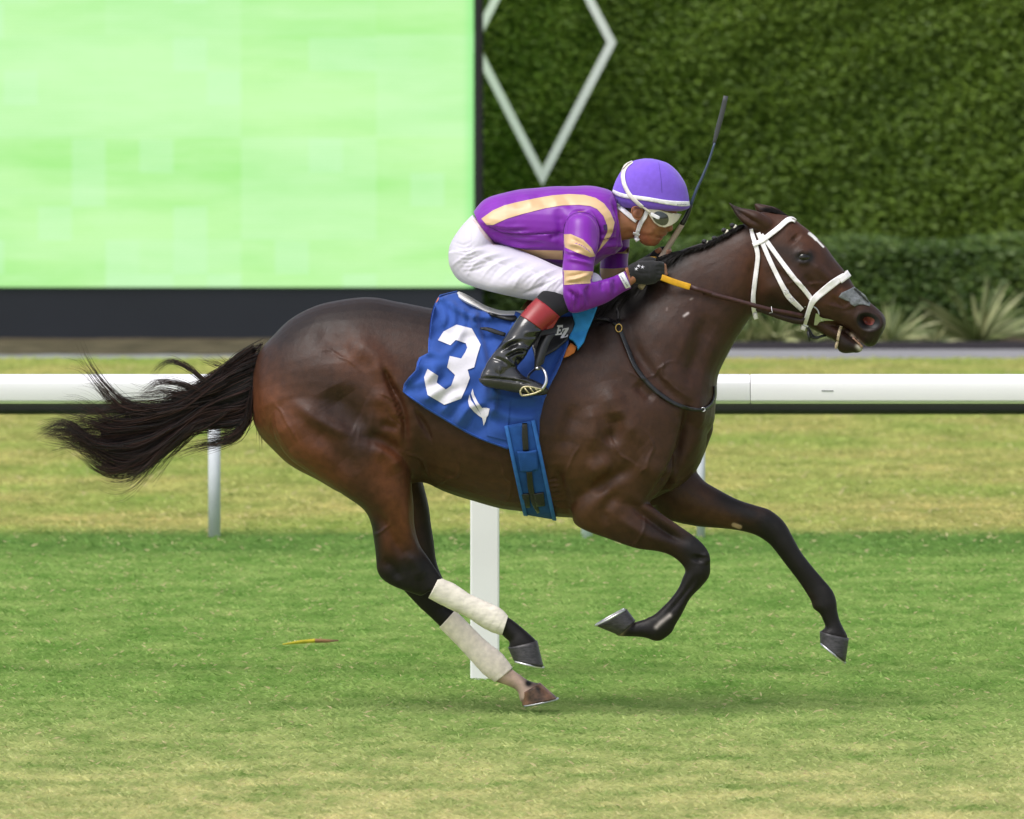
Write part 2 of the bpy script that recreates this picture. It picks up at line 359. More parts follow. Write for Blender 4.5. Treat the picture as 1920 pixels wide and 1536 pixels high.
# hedges made of leaves
def leaf_mat(name, c0, c1, c2):
    m = bpy.data.materials.new(name); m.use_nodes = True; t = m.node_tree; b = t.nodes['Principled BSDF']; L = t.links.new
    b.inputs['Roughness'].default_value = .5; b.inputs['Specular IOR Level'].default_value = .35
    an = N('Attribute', t); an.attribute_name = 'rnd'; cr = N('ValToRGB', t); e = cr.color_ramp.elements; e[0].color = (*c0, 1); e[1].color = (*c2, 1); q = e.new(.55); q.color = (*c1, 1)
    L(an.outputs['Fac'], cr.inputs[0]); L(cr.outputs[0], b.inputs['Base Color'])
    tr = N('BsdfTranslucent', t); L(cr.outputs[0], tr.inputs['Color']); ms = N('MixShader', t); ms.inputs[0].default_value = .2; L(b.outputs[0], ms.inputs[1]); L(tr.outputs[0], ms.inputs[2]); L(ms.outputs[0], t.nodes['Material Output'].inputs['Surface'])
    return m
M_LEAF1 = leaf_mat('tall_hedge_leaves', (.075, .135, .012), (.14, .225, .022), (.21, .30, .04))
M_LEAF2 = leaf_mat('low_hedge_leaves', (.022, .05, .009), (.065, .12, .018), (.17, .24, .05))
M_CORE = mat('hedge_core', (.05, .085, .016), .95, .1, var=.4, vs=12)
def lowfreq(x, z, seeds=14, fx=2.2, fz=4.5):
    r = np.random.default_rng(3); s = 0
    for _ in range(seeds): a, b_, p = r.normal(0, fx), r.normal(0, fz), r.random()*6.28; s = s+np.sin(a*x+b_*z+p)
    return s/math.sqrt(seeds/2)
def hedge(name, x0, x1, yf, yb, z1, n, size, mt, label, jit=.1, ntop=0):
    nt_ = n+ntop; x = x0+(x1-x0)*rng.random(nt_); z = z1*rng.random(nt_)**.9; lf = lowfreq(x, z); y = yf-jit*.3*lf-jit*rng.random(nt_)
    if ntop: z[n:] = z1+.02*lf[n:]+.03*rng.random(ntop); y[n:] = yf+(yb-yf)*rng.random(ntop)
    c = np.column_stack([x, y, z]); s = size*(.6+.8*rng.random(nt_))
    u = np.column_stack([1+rng.normal(0, .35, nt_), rng.normal(0, .4, nt_), rng.normal(0, .3, nt_)-.15]); u /= np.linalg.norm(u, axis=1)[:, None]
    g = rng.normal(0, 1, (nt_, 3)); g[:, 2] += .9; g[:, 1] -= .9; w_ = np.cross(u, g); w_ /= np.linalg.norm(w_, axis=1)[:, None]
    V = np.empty((nt_, 4, 3)); V[:, 0] = c-u*s[:, None]; V[:, 1] = c+w_*(s*.42)[:, None]; V[:, 2] = c+u*s[:, None]; V[:, 3] = c-w_*(s*.42)[:, None]
    core, cf = box(x0, x1, yf+.02, yb, 0, z1-.02); cv = np.asarray(core, float)
    base = len(V)*4; allv = np.vstack([V.reshape(-1, 3), cv]); loops = np.concatenate([np.arange(base), np.array(cf).ravel()+base])
    mi = np.concatenate([np.zeros(nt_), np.ones(6)]); me = mkfast(name, allv, 4, [mt, M_CORE], loops, mi=mi)
    rnd = np.clip(.47+.07*lf+.6*(rng.random(nt_)-.5), 0, 1); setval(me, 'rnd', np.concatenate([np.repeat(rnd, 4), np.zeros(8)])[:len(me.vertices)])
    o = bpy.data.objects.new(name, me); COL.objects.link(o); tag(o, label, 'hedge'); return o
YT = Y_PANEL+2.2
hedge('tall_hedge', XS-1.2, 8.5, YT, YT+.8, 5.0, 320000, .018, M_LEAF1, 'tall clipped green hedge wall filling the background on the right')
sc_h = F/(CAM_D+Y_HEDGE); ZH = float(at(1700, 464, Y_HEDGE)[2])
hedge('low_hedge', XS+.02, 8.5, Y_HEDGE+.25, Y_HEDGE+1.1, ZH, 70000, .023, M_LEAF2, 'low dark green box hedge in front of the tall hedge wall', .12, 14000)

# white diamond on the hedge
M_WHITE = mat('white_paint', (.84, .83, .86), .45, .5, var=.03, vs=4)
yd = YT-.22; ce = at(1017, 80, yd); hw_ = (at(1155, 80, yd)-ce)[0]; hh = -(at(1017, 348, yd)-ce)[2]; t_ = .052
v = []
for y_ in (yd-.02, yd+.03):
    for s in (1, 0):
        a, b_ = (hw_, hh) if s else (hw_-t_*1.12, hh-t_*2.15); v += [ce*[1, 0, 1]+[a, y_, 0], ce*[1, 0, 1]+[0, y_, b_], ce*[1, 0, 1]+[-a, y_, 0], ce*[1, 0, 1]+[0, y_, -b_]]
f = []
for i in range(4):
    j = (i+1) % 4; f += [(i, j, 4+j, 4+i), (8+i, 12+i, 12+j, 8+j), (i, 8+i, 8+j, j), (4+i, 4+j, 12+j, 12+i)]
o = mk('diamond_ornament', v, f, M_WHITE, smooth=False); tag(o, 'large white diamond outline fixed to the tall hedge wall', 'ornament')

# video screen
sl = thing('video_screen', (float(at(400, 300, Y_PANEL)[0]), Y_PANEL, 0), 'huge outdoor video screen showing pale green turf, on a dark slate base', 'screen')
xr = float(at(888, 300, Y_PANEL)[0]); xf = float(at(906, 300, Y_PANEL)[0]); zb = float(at(400, 538, Y_PANEL)[2]); XL = -9.0
m = bpy.data.materials.new('screen_picture'); m.use_nodes = True; t = m.node_tree; L = t.links.new; b = t.nodes['Principled BSDF']
b.inputs['Base Color'].default_value = (.02, .02, .02, 1); b.inputs['Roughness'].default_value = .5
g = N('NewGeometry', t); src = g.outputs['Position']
def tex(kind, sc, **k):
    mp = N('Mapping', t); mp.inputs['Scale'].default_value = sc; L(src, mp.inputs[0]); n_ = N(kind, t)
    for a, q in k.items(): n_.inputs[a].default_value = q
    L(mp.outputs[0], n_.inputs['Vector']); return n_
def mixc(fac, a, c, blend='MIX'):
    mx = N('Mix', t); mx.data_type = 'RGBA'; mx.blend_type = blend
    if isinstance(fac, float): mx.inputs[0].default_value = fac
    else: L(fac, mx.inputs[0])
    for s, q in ((6, a), (7, c)):
        if isinstance(q, tuple): mx.inputs[s].default_value = (*q, 1)
        else: L(q, mx.inputs[s])
    return mx.outputs[2]
def mrange(o_, lo, hi, a=0., c=1.):
    r = N('MapRange', t); r.inputs['From Min'].default_value = lo; r.inputs['From Max'].default_value = hi; r.inputs['To Min'].default_value = a; r.inputs['To Max'].default_value = c; L(o_, r.inputs[0]); return r.outputs[0]
n1 = tex('TexNoise', (.45, 1, 2.2), Scale=1.0, Detail=6.0, Roughness=.62); n2_ = tex('TexNoise', (1.6, 1, 9), Scale=1.0, Detail=5.0, Roughness=.6)
c1 = mixc(mrange(n1.outputs[0], .38, .62), (.36, .82, .23), (.53, .92, .38)); c2 = mixc(mrange(n2_.outputs[0], .35, .75, 0., .45), c1, (.63, .95, .54))
# compression blocks: random cells of the broadcast picture
bl = N('VectorMath', t); bl.operation = 'SNAP'; mp = N('Mapping', t); mp.inputs['Scale'].default_value = (1, 0, 1); L(src, mp.inputs[0]); L(mp.outputs[0], bl.inputs[0]); bl.inputs[1].default_value = (.215, 1, .215)
wn = N('TexWhiteNoise', t); L(bl.outputs[0], wn.inputs['Vector']); c3 = mixc(mrange(wn.outputs[0], .82, .86, 0., .28), c2, (.60, .93, .64))
bl2 = N('VectorMath', t); bl2.operation = 'SNAP'; L(mp.outputs[0], bl2.inputs[0]); bl2.inputs[1].default_value = (.86, 1, .65); wn2 = N('TexWhiteNoise', t); L(bl2.outputs[0], wn2.inputs['Vector']); c3 = mixc(mrange(wn2.outputs[0], .55, .8, 0., .26), c3, (.62, .95, .60))
sx = N('SeparateXYZ', t); L(src, sx.inputs[0])
sn = N('Math', t); sn.operation = 'MULTIPLY'; L(sx.outputs['Z'], sn.inputs[0]); sn.inputs[1].default_value = 2*math.pi/.0215
sn2 = N('Math', t); sn2.operation = 'SINE'; L(sn.outputs[0], sn2.inputs[0]); c4 = mixc(mrange(sn2.outputs[0], -1, 1, 0., .34), c3, (.3, .62, .2))
c5 = mixc(mrange(sx.outputs['X'], xr-.07, xr, 0., .7), c4, (.2, .75, .2))
L(c5, b.inputs['Emission Color']); b.inputs['Emission Strength'].default_value = .66; M_SCREEN = m
M_SLATE = mat('slate_panel', (.012, .015, .021), .55, .4, var=.12, vs=1.2); M_BLACK = mat('black_frame', (.008, .008, .009), .5, .4)
v, f = box(XL, xr, Y_PANEL-.03, Y_PANEL+.3, zb, 5.2); mk('display', v, f, M_SCREEN, sl, False)
v, f = box(XL, xf, Y_PANEL-.01, Y_PANEL+.6, 0, zb-.004); bev(mk('base_panel', v, f, M_SLATE, sl, False), .01)
v, f = box(xr+.003, xf, Y_PANEL-.05, Y_PANEL+.6, zb, 5.25); bev(mk('frame', v, f, M_BLACK, sl, False), .01)
v, f = box(XL, xf, Y_PANEL-.045, Y_PANEL+.3, 5.26, 5.5); mk('top_frame', v, f, M_BLACK, sl, False)

# running rail near the horse
yr = gy(1276); rr = thing('running_rail', (float(at(910, 1276, yr)[0]), yr, 0), 'white plastic running rail on a wide white post behind the horse', 'rail')
zt = float(at(960, 703, yr)[2]); zb_ = float(at(960, 757, yr)[2]); hgt = zt-zb_; M_RAIL = mat('rail_plastic', (.80, .79, .80), .35, .5, var=.035, vs=3, stretch=(.3, 1, 1))
prof = [(-.03, 0), (-.045, .012), (-.048, hgt*.5), (-.045, hgt*.74), (-.03, hgt*.90), (0, hgt*.985), (.04, hgt), (.08, hgt*.985), (.105, hgt*.9), (.115, hgt*.5), (.11, .012), (.09, 0)]
v = []; f = []; k = len(prof)
xj = float(at(1407, 730, yr)[0])
for seg, (xa, xb) in enumerate(((-9, xj-.0006), (xj+.0006, 9))):
    s0 = len(v); v += [(xa, yr+.02+a, zb_+c) for a, c in prof]+[(xb, yr+.02+a, zb_+c) for a, c in prof]
    f += [(s0+i, s0+(i+1) % k, s0+k+(i+1) % k, s0+k+i) for i in range(k)]+[tuple(range(s0+k-1, s0-1, -1)), tuple(range(s0+k, s0+2*k))]
o = mk('rail', v, f, M_RAIL, rr); bev(o, .004)
v, f = tube([(xj-.03, yr+.05, zb_+hgt/2), (xj+.03, yr+.05, zb_+hgt/2)], .03, sub=1); mk('rail_joint', v, f, M_RAIL, rr)
xp = float(at(909, 1276, yr)[0]); 
for k_ in (0, -1, 1):
    v, f = box(xp+k_*3.1-.054, xp+k_*3.1+.054, yr-.005, yr+.055, 0, zb_+.002); o = mk('post', v, f, M_RAIL, rr, False); bev(o, .008)
v, f = box(float(at(1540, 730, yr)[0]), float(at(1562, 730, yr)[0]), yr-.0292, yr-.0285, float(at(1540, 733, yr)[2]), float(at(1540, 731, yr)[2])); mk('scuff_mark', v, f, mat('scuff', (.33, .33, .34), .7), rr, False)
# low dark rail behind on thin grey posts
yf = gy(1010); dr = thing('low_rail', (float(at(402, 1010, yf)[0]), yf, 0), 'low dark green rail on thin grey posts behind the white rail', 'rail')
z0, z1 = float(at(960, 777, yf)[2]), float(at(960, 752, yf)[2]); M_DG = mat('dark_green_rail', (.018, .024, .008), .6, .3); M_GREY = mat('grey_post', (.55, .57, .61), .5, .4, var=.05, vs=8)
v, f = box(-10, 10, yf-.03, yf+.03, z0, z1); bev(mk('rail', v, f, M_DG, dr, False), .012)
zz = float(at(960, 764, yf)[2]); v, f = box(-10, 10, yf-.036, yf-.031, zz-.01, zz+.008); mk('groove', v, f, mat('rail_groove', (.006, .007, .003), .8), dr, False)
x0 = float(at(402, 1010, yf)[0]); x1 = float(at(1314, 1012, yf)[0])
for k_ in (-1, 0, 1, 2):
    x = x0+(x1-x0)*k_; r_ = .028 if k_ < 1 else .019
    v, f = tube([(x, yf, -.02), (x, yf, z0)], r_, n=14, sub=1); mk('post', v, f, M_GREY, dr)
x = float(at(1100, 1012, yf)[0]); v, f = tube([(x, yf-.04, -.02), (x, yf-.04, .3)], .026, n=14, sub=2); o = mk('marker_post', v, f, mat('pale_post', (.62, .68, .72), .5), None); tag(o, 'short pale round post standing under the belly of the horse', 'post')

# ornamental grass clumps in front of the low hedge
M_STRAP = leaf_mat('strap_leaves', (.08, .115, .03), (.22, .26, .10), (.50, .50, .26))
def clump(px, py, n, hgt, spread, wid, label, dy=0):
    c = ground(px, py); c[1] += dy; V = []; rv = []
    for i in range(n):
        az = random.uniform(0, 2*math.pi); el = random.uniform(.45, 1.35); L_ = hgt*random.uniform(.7, 1.3); dx, dyy = math.cos(az), math.sin(az)*.7; wd = wid*random.uniform(.6, 1.2)
        pts = []
        for s in range(7):
            q = s/6; r_ = L_*spread*q*math.cos(el)*1.3; z = L_*(q*math.sin(el)*1.25-.55*q*q*math.cos(el)); pts.append(c+[dx*r_, dyy*r_, max(z, .01)])
        sd = np.array([-dyy*.4, dx, 0.])+[0, 0, .5*dx]; sd = np.array([-math.sin(az), math.cos(az), 0])*.6+np.array([0, 0, .8*abs(dx)]); sd /= np.linalg.norm(sd)
        ws = [wd*a for a in (.5, .85, 1, .95, .75, .45, .05)]
        for s in range(6): V += [pts[s]-sd*ws[s]/2, pts[s]+sd*ws[s]/2, pts[s+1]+sd*ws[s+1]/2, pts[s+1]-sd*ws[s+1]/2]
        rv += [random.random()]*24
    me = mkfast('strap_leaf_plant', np.array(V), 4, M_STRAP); me.transform(Matrix.Translation(-Vector(c))); setval(me, 'rnd', rv[:len(me.vertices)])
    o = bpy.data.objects.new('strap_leaf_plant', me); COL.objects.link(o); o.location = c; tag(o, label, 'plant', 'strap leaved plants along the hedge foot')
clump(1835, 648, 110, .34, 1.3, .026, 'largest spiky plant with long arching blades, rightmost at the hedge foot')
clump(1668, 650, 70, .24, 1.2, .026, 'small arching strap leaved plant just right of the muzzle')
clump(1590, 651, 45, .16, 1.0, .024, 'low pale plant directly below the horse chin')
clump(1520, 651, 50, .21, .8, .034, 'broad pale leaved plant directly under the bit')
clump(1452, 650, 60, .22, .9, .032, 'upright pale plant just right of the throat of the horse')
clump(1400, 650, 50, .19, .9, .03, 'dull green plant closest to the neck of the horse')
clump(1750, 650, 45, .13, 1.1, .018, 'shortest tuft between the two arching plants')

# fallen leaf on the turf
c = ground(578, 1217); M_YL = mat('yellow_leaf', (.62, .50, .03), .6); M_BL = mat('brown_leaf', (.33, .17, .08), .7)
pa = [ground(530, 1219), ground(560, 1217), ground(590, 1215), ground(610, 1215), ground(634, 1212)]; v = []; 
for i, p in enumerate(pa): wv = (.004, .013, .016, .014, .005)[i]; v += [p+[0, 0, .02], p+[0, 0, .02+wv]]
v = np.array(v); f = [(2*i, 2*i+2, 2*i+3, 2*i+1) for i in range(4)]
o = solid(mk('fallen_leaf', v, f, [M_YL, M_BL], mi=[0, 0, 1, 1]), .003); tag(o, 'long yellow and brown fallen leaf on the turf', 'leaf')
# ================================================================ HORSE
trunk = [  # px outline of the barrel, croup to chest
 (475,692,474,786,.05), (484,664,486,814,.12), (504,637,508,840,.17), (540,602,540,870,.215), (590,574,590,897,.25), (640,562,640,925,.268), (700,558,700,940,.275,0,.05),
 (745,566,745,915,.27,0,.05), (790,575,790,905,.268,0,.03), (830,581,830,921,.275,0,.03), (870,586,870,935,.283,0,.04), (910,590,910,947,.286,0,.06), (950,592,950,956,.286,0,.08), (1000,592,1000,963,.28,0,.12),
 (1050,586,1050,970,.262,0,.2), (1100,576,1100,972,.245,0,.25), (1150,572,1150,965,.235,0,.25), (1200,580,1200,948,.225,0,.2), (1245,600,1245,925,.205,0,.12), (1285,640,1285,905,.17), (1312,690,1310,875,.12), (1330,740,1324,840,.07)]
neck = [ (1085,590,1290,850,.20,0,.3), (1115,572,1336,800,.19,0,.3), (1150,553,1343,745,.165,0,.3), (1188,530,1346,710,.145,0,.3), (1225,498,1357,680,.13,0,.25), (1256,477,1372,652,.115,0,.2), (1292,463,1388,626,.105,0,.15), (1330,451,1400,606,.098,0,.1), (1365,434,1409,594,.092), (1392,420,1424,582,.085), (1415,410,1445,570,.07)]
head = [ (430,330,395,560,.05), (500,190,402,800,.072), (620,195,425,960,.08), (770,217,475,1085,.088,0,.0), (870,292,590,1095,.092), (975,372,725,1128,.095,0,-.02), (1095,482,860,1190,.09), (1180,608,960,1222,.078), (1255,705,1050,1215,.07), (1320,795,1130,1205,.062), (1372,870,1205,1205,.058), (1435,930,1285,1250,.058), (1510,1005,1355,1305,.06), (1580,1068,1410,1350,.058), (1622,1120,1470,1388,.05), (1637,1175,1530,1385,.036), (1625,1235,1572,1335,.016)]
jaw = [ (1000,1090,945,1222,.05), (1090,1150,1050,1272,.043), (1170,1195,1120,1312,.038), (1225,1222,1180,1345,.036), (1262,1250,1205,1425,.036), (1310,1290,1262,1456,.035), (1360,1330,1335,1447,.03), (1408,1372,1385,1447,.022), (1432,1392,1422,1430,.01)]
ear_n = [ (214,84,212,88,.004,-.05), (262,112,248,150,.012,-.052), (330,140,290,225,.02,-.056), (420,158,350,290,.027,-.058), (500,182,420,330,.032,-.058), (580,230,480,370,.03,-.05), (640,290,540,400,.02,-.04)]
ear_f = [ (446,98,452,108,.004,.06), (500,108,465,160,.014,.062), (570,122,495,205,.022,.062), (660,145,560,240,.026,.055), (730,190,640,260,.022,.045)]
shoulder_n = [ (1120,610,1175,600,.03,-.10), (1085,680,1235,670,.075,-.115), (1062,760,1280,760,.10,-.125), (1056,830,1284,820,.105,-.13), (1062,880,1272,868,.10,-.13), (1072,930,1250,905,.085,-.13), (1090,975,1215,945,.06,-.135)]
shoulder_f = [ (1150,640,1260,650,.05,.10), (1110,740,1325,745,.09,.12), (1120,800,1338,795,.10,.125), (1130,850,1330,830,.10,.13), (1150,890,1315,865,.09,.13), (1170,930,1300,895,.07,.13), (1190,960,1285,925,.05,.13)]
thigh_n = [ (520,690,780,640,.10,-.13), (508,780,775,740,.135,-.135), (532,850,766,800,.14,-.14), (590,892,766,845,.13,-.14), (640,925,770,882,.115,-.142), (680,955,773,918,.098,-.142), (696,985,775,945,.082,-.14), (702,1020,778,985,.066,-.135), (705,1050,787,1022,.052,-.13), (708,1072,806,1050,.043,-.128), (719,1088,822,1072,.038,-.126), (742,1102,830,1086,.034,-.125), (790,1118,826,1092,.03,-.125)]
cannon_nh = R6 and [ (480,800,540,682,.028,-.125), (600,862,640,725,.026,-.12), (720,918,740,790,.026,-.115), (800,972,850,840,.028,-.112), (870,1010,930,880,.03,-.11), (940,1034,975,925,.029,-.11), (950,1050,1000,940,.027,-.11), (985,1078,1060,985,.028,-.11), (985,1100,1115,1030,.034,-.11),(980,1125,1160,1075,.036,-.11),(990,1150,1165,1100,.034,-.11)]
thigh_f = [ (560,780,770,720,.13,.14), (620,880,775,820,.12,.14), (690,930,788,880,.09,.14), (720,970,802,938,.066,.138), (738,1010,811,1000,.05,.135), (742,1050,817,1045,.042,.132), (742,1082,828,1078,.038,.13), (752,1102,836,1092,.033,.13), (772,1124,842,1116,.03,.13), (792,1145,848,1132,.028,.13)]
cannon_fh = [ (440,880,600,860,.027,.13), (550,985,640,885,.027,.13), (650,1085,720,965,.026,.128), (745,1188,830,1075,.027,.125), (830,1280,930,1155,.030,.12), (900,1328,1000,1245,.030,.118), (955,1348,1012,1255,.027,.118), (1030,1385,1060,1290,.026,.118), (1045,1430,1110,1325,.032,.118),(1050,1455,1175,1345,.036,.118),(1068,1465,1190,1370,.034,.118)]
fore_n = [ (90,300,420,120,.07,-.135), (100,380,440,190,.08,-.14), (112,450,460,235,.076,-.14), (170,492,510,285,.068,-.14), (290,536,575,335,.058,-.138), (400,578,650,400,.05,-.135), (500,606,720,445,.044,-.132), (600,620,790,495,.04,-.13), (680,642,860,550,.037,-.13), (745,682,912,605,.036,-.13), (778,720,932,655,.036,-.13), (785,745,938,730,.036,-.13), (772,772,925,778,.033,-.13), (745,835,885,830,.028,-.13), (690,910,815,905,.025,-.13), (640,962,762,1000,.025,-.13), (590,1004,730,1055,.027,-.13), (562,1012,700,1112,.029,-.13), (548,1022,622,1160,.028,-.13), (500,1036,545,1140,.026,-.13), (452,1052,460,1132,.028,-.13),(460,1040,388,1128,.034,-.13),(430,1015,360,1112,.032,-.13)]
fore_f = [ (560,330,800,100,.07,.13), (640,410,860,150,.07,.132), (720,446,905,202,.064,.134), (850,470,1000,258,.055,.135), (1000,486,1110,312,.047,.135), (1120,500,1215,348,.042,.135), (1208,526,1295,374,.039,.135), (1280,574,1375,440,.037,.135), (1325,622,1430,535,.035,.135), (1378,688,1480,625,.029,.135), (1440,772,1542,705,.026,.135), (1500,862,1610,785,.025,.135), (1538,922,1668,855,.028,.135), (1550,962,1690,915,.03,.135), (1590,992,1695,975,.027,.135), (1612,1040,1712,1035,.026,.135), (1622,1078,1740,1088,.030,.135),(1592,1100,1762,1132,.036,.135),(1596,1120,1758,1160,.034,.135)]
parts = [loft(ID, trunk, 40, 4), loft(ID, neck, 32, 4), loft(R3, head, 32, 4), loft(R3, jaw, 20, 4), loft(R3, ear_n, 14, 4), loft(R3, ear_f, 14, 4), loft(ID, shoulder_n), loft(ID, shoulder_f),
 loft(ID, thigh_n), loft(R6, cannon_nh, 20), loft(ID, thigh_f), loft(R6, cannon_fh, 20), loft(R7, fore_n, 24), loft(R7, fore_f, 24)]
hv, hf, hn = remesh(parts, .0043, 17)
st = [ # sculpting: muscle lines, px sigma, metres
 (RR, [(450,900),(560,980),(700,1080),(880,1150),(1010,1160)], 9, .007, 'n'), (RR, [(760,800),(830,930),(960,1060),(1090,1090)], 22, -.014, 'n'),
 (RR, [(900,500),(1040,500),(1150,600),(1200,760)], 14, .009, 'n'), (RR, [(1180,600),(1225,730),(1310,880),(1362,1050),(1372,1300)], 5, -.013, 'n'),
 (RR, [(1080,850),(1200,900),(1300,1010),(1340,1080)], 10, .007, 'n'), (RR, [(1160,1090),(1330,1130)], 6, -.006, 'n'), (RR, [(620,300),(800,420),(830,600)], 20, -.008, 'n'),
 (RR, [(560,1080),(800,1300),(980,1500)], 16, -.010, 'n'), (RR, [(1090,1270),(1230,1340),(1310,1480)], 10, .009, 'n'), (RR, [(250,800),(330,1000),(480,1250)], 20, .008, 'n'), (RR, [(1000,1180),(1180,1230),(1340,1330)], 9, -.008, 'n'),
 (R6, [(150,250),(250,420),(330,560)], 7, -.007, 'n'), (R6, [(330,200),(350,400),(430,590)], 6, .005, 'n'), (R6, [(190,560),(260,620),(300,700)], 7, -.006, 'n'), (R6, [(330,520),(400,600),(430,700)], 7, .006, 'n'),
 (R8, [(420,720),(470,880),(560,1000),(640,1080)], 16, .010, 'n'), (R8, [(590,725),(640,780),(700,830)], 8, -.008, 'n'), (R8, [(470,900),(480,1000),(420,1090)], 11, -.012, 'n'), (R8, [(330,860),(350,1000),(330,1120)], 10, .007, 'n'),
 (R8, [(250,860),(200,1000),(180,1150)], 12, -.007, 'n'), (R8, [(120,1200),(170,1350),(200,1480)], 8, -.010, 'n'), (R8, [(340,1370),(420,1300),(520,1240),(560,1200)], 9, -.010, 'n'), (R8, [(600,1180),(680,1230),(760,1270)], 14, .007, 'n'), (R8, [(300,1250),(380,1220),(450,1180)], 12, .010, 'n'),
 (R8, [(888,860),(884,980),(862,1100),(822,1190),(740,1330),(660,1420)], 6, -.022, 'n'), (R8, [(780,1210),(800,1300),(740,1360)], 9, .010, 'n'), (R8, [(500,420),(640,620),(800,800),(900,850)], 9, -.009, 'n'), (R8, [(1000,330),(940,560),(900,760)], 12, -.009, 'n'), (R8, [(560,330),(800,420),(1000,500)], 30, .008, 'n'),
 (R8, [(960,800),(960,1000),(930,1150)], 8, .006, 'n'),
 (R7, [(440,330),(560,420),(700,520),(820,570)], 6, -.009, 'n'), (R7, [(380,260),(300,380),(330,470)], 8, -.007, 'n'), (R7, [(470,290),(600,400),(760,500)], 7, .006, 'n'), (R7, [(380,420),(540,520),(680,580)], 7, .006, 'n'), (R7, [(870,640),(860,690)], 7, -.006, 'n'), (R7, [(905,620),(925,700)], 6, .005, 'n'), (R7, [(850,780),(760,900),(660,1020)], 4, -.005, 'n'),
 # head
 (R3, [(820,575),(890,535),(960,580)], 5, .008, 'b'), (R3, [(840,620),(900,640),(950,615)], 3.5, .005, 'b'), (R3, [(800,400),(840,440)], 7, -.007, 'b'), (R3, [(960,620),(1080,740),(1180,830)], 6, .007, 'b'), (R3, [(900,750),(990,870),(1080,960)], 7, -.009, 'b'), (R3, [(650,740),(760,900),(900,1010)], 26, .006, 'b'),
 (R3, [(640,640),(820,760),(960,900)], 5, .006, 'b'), (R3, [(560,560),(560,760),(640,960)], 12, .006, 'b'), (R3, [(470,600),(430,800),(440,1000)], 7, -.008, 'b'), (R3, [(1140,940),(1220,1010),(1330,1060)], 6, -.005, 'b'), (R3, [(1200,880),(1300,960),(1380,1030)], 7, .004, 'b'),
 (R3, [(1465,1165)], 9.5, -.030, 'b'), (R3, [(1480,1090),(1570,1130),(1590,1200),(1530,1245),(1440,1240),(1385,1180),(1400,1110),(1480,1090)], 4, .006, 'b'), (R3, [(1180,1190),(1260,1240),(1340,1300),(1420,1370)], 3.5, -.008, 'b'), (R3, [(1440,1300),(1520,1350)], 8, .004, 'b'),
 (R3, [(260,130),(400,240),(520,310)], 4, -.010, 'n'),
]
# fine skin folds at the flank and behind the elbow
for k in range(9): st.append((RR, [(1195+k*14, 660+k*46), (1260+k*12, 740+k*42)], 2.0, -.0062, 'n'))
for k in range(7): st.append((RR, [(1150+k*12, 860+k*26), (1240+k*10, 900+k*30), (1330, 990+k*22)], 1.9, -.0052, 'n'))
for k in range(6): st.append((RR, [(1440+k*18, 960+k*20), (1500+k*16, 1120+k*26)], 2.2, -.004, 'n'))
for k in range(6): st.append((GIR, [(830+k*20, 850+k*70), (1000+k*14, 880+k*80)], 2.1, -.0055, 'n'))
st = [(a, b, c, d*(1.8 if a is R8 or a is R7 else 1.9) if c > 4 and a is not R3 else d*1.3, e) for a, b, c, d, e in st]
for s in range(1): hv = sculpt(hv, hn, st)
vr = random.Random(5)
veins = []
for (fr, x, y, a, n_) in ((R8,520,640,1.2,9),(R8,420,960,1.4,9),(R8,260,1050,1.5,9),(R8,640,1000,1.0,8),(R8,700,560,.9,9),(RR,1300,1300,.2,9),(RR,300,900,1.3,8),(RR,700,500,.6,7),(ID,850,850,.3,10),(ID,930,860,.35,9),(R3,700,820,.6,7),(R3,1150,900,.7,7),(R3,1080,1000,.4,6),(R7,500,380,.55,8),(R7,1000,330,.3,8),(R6,250,300,1.4,7)):
    sc = fr(1, 0)[0]-fr(0, 0)[0]; L_ = [(x, y)]
    for k in range(n_): a += vr.gauss(0, .35); x += math.cos(a)*13/sc; y += math.sin(a)*13/sc; L_.append((x, y))
    veins.append((fr, L_, 1.9, .0034, 'n'))
hv = sculpt(hv, hn, veins)
# low-frequency irregularity of the hide
hv = hv + hn*(.0016*np.sin(hv[:, 0]*23+hv[:, 2]*17+1)*np.sin(hv[:, 0]*11-hv[:, 2]*29))[:, None]
hpx, hpy = proj(hv)
brown = np.array([.038, .0158, .0090]); dark = np.array([.0155, .0088, .0068]); rust = np.array([.125, .040, .0145]); blk = np.array([.0085, .0065, .006]); tan = np.array([.078, .033, .013])
cc = np.tile(brown, (len(hv), 1))
def blend(c, w): global cc; w = np.clip(w, 0, 1)[:, None]; cc = cc*(1-w)+np.array(c)*w
def gl(fr, line, sig): L = crom(P(fr, line), 4) if len(line) > 2 else P(fr, line); d = pdist(hpx, hpy, L); return np.exp(-d*d/(2*sig*sig))
side = np.clip(np.abs(hn[:, 1])*2, 0, 1)
blend(dark, 1.0*gl(ID, [(530,625),(600,590),(700,575),(800,590)], 28)); blend(dark, .5*gl(ID, [(1000,620),(1100,620),(1180,570)], 40))
blend(rust, .85*gl(ID, [(500,770),(540,830),(610,880)], 42)); blend(rust, .8*gl(ID, [(720,880),(750,960),(745,1010)], 24)); blend(rust, .55*gl(RR, [(1200,960),(1280,1060),(1250,1380)], 20)); blend(rust, .4*gl(RR, [(950,560),(1100,620),(1200,700)], 26))
blend(dark, .55*gl(RR, [(780,980),(1000,1180),(900,1330)], 28))
blend(tan, .55*gl(ID, [(830,880),(930,920),(1030,940)], 34)); blend(tan, .75*gl(ID, [(1080,860),(1130,930),(1090,975)], 40)); blend(tan, .35*gl(R8, [(330,900),(560,1020),(600,1180)], 40)); blend(tan, .9*gl(ID, [(1300,955),(1370,985)], 26)); blend(rust, .35*gl(R3, [(1180,860),(1250,900),(1120,920),(1000,960)], 14)); blend(rust, .25*gl(R3, [(700,300),(850,350),(950,450)], 22)); blend(rust, .3*gl(R3, [(420,600),(440,800)], 24))
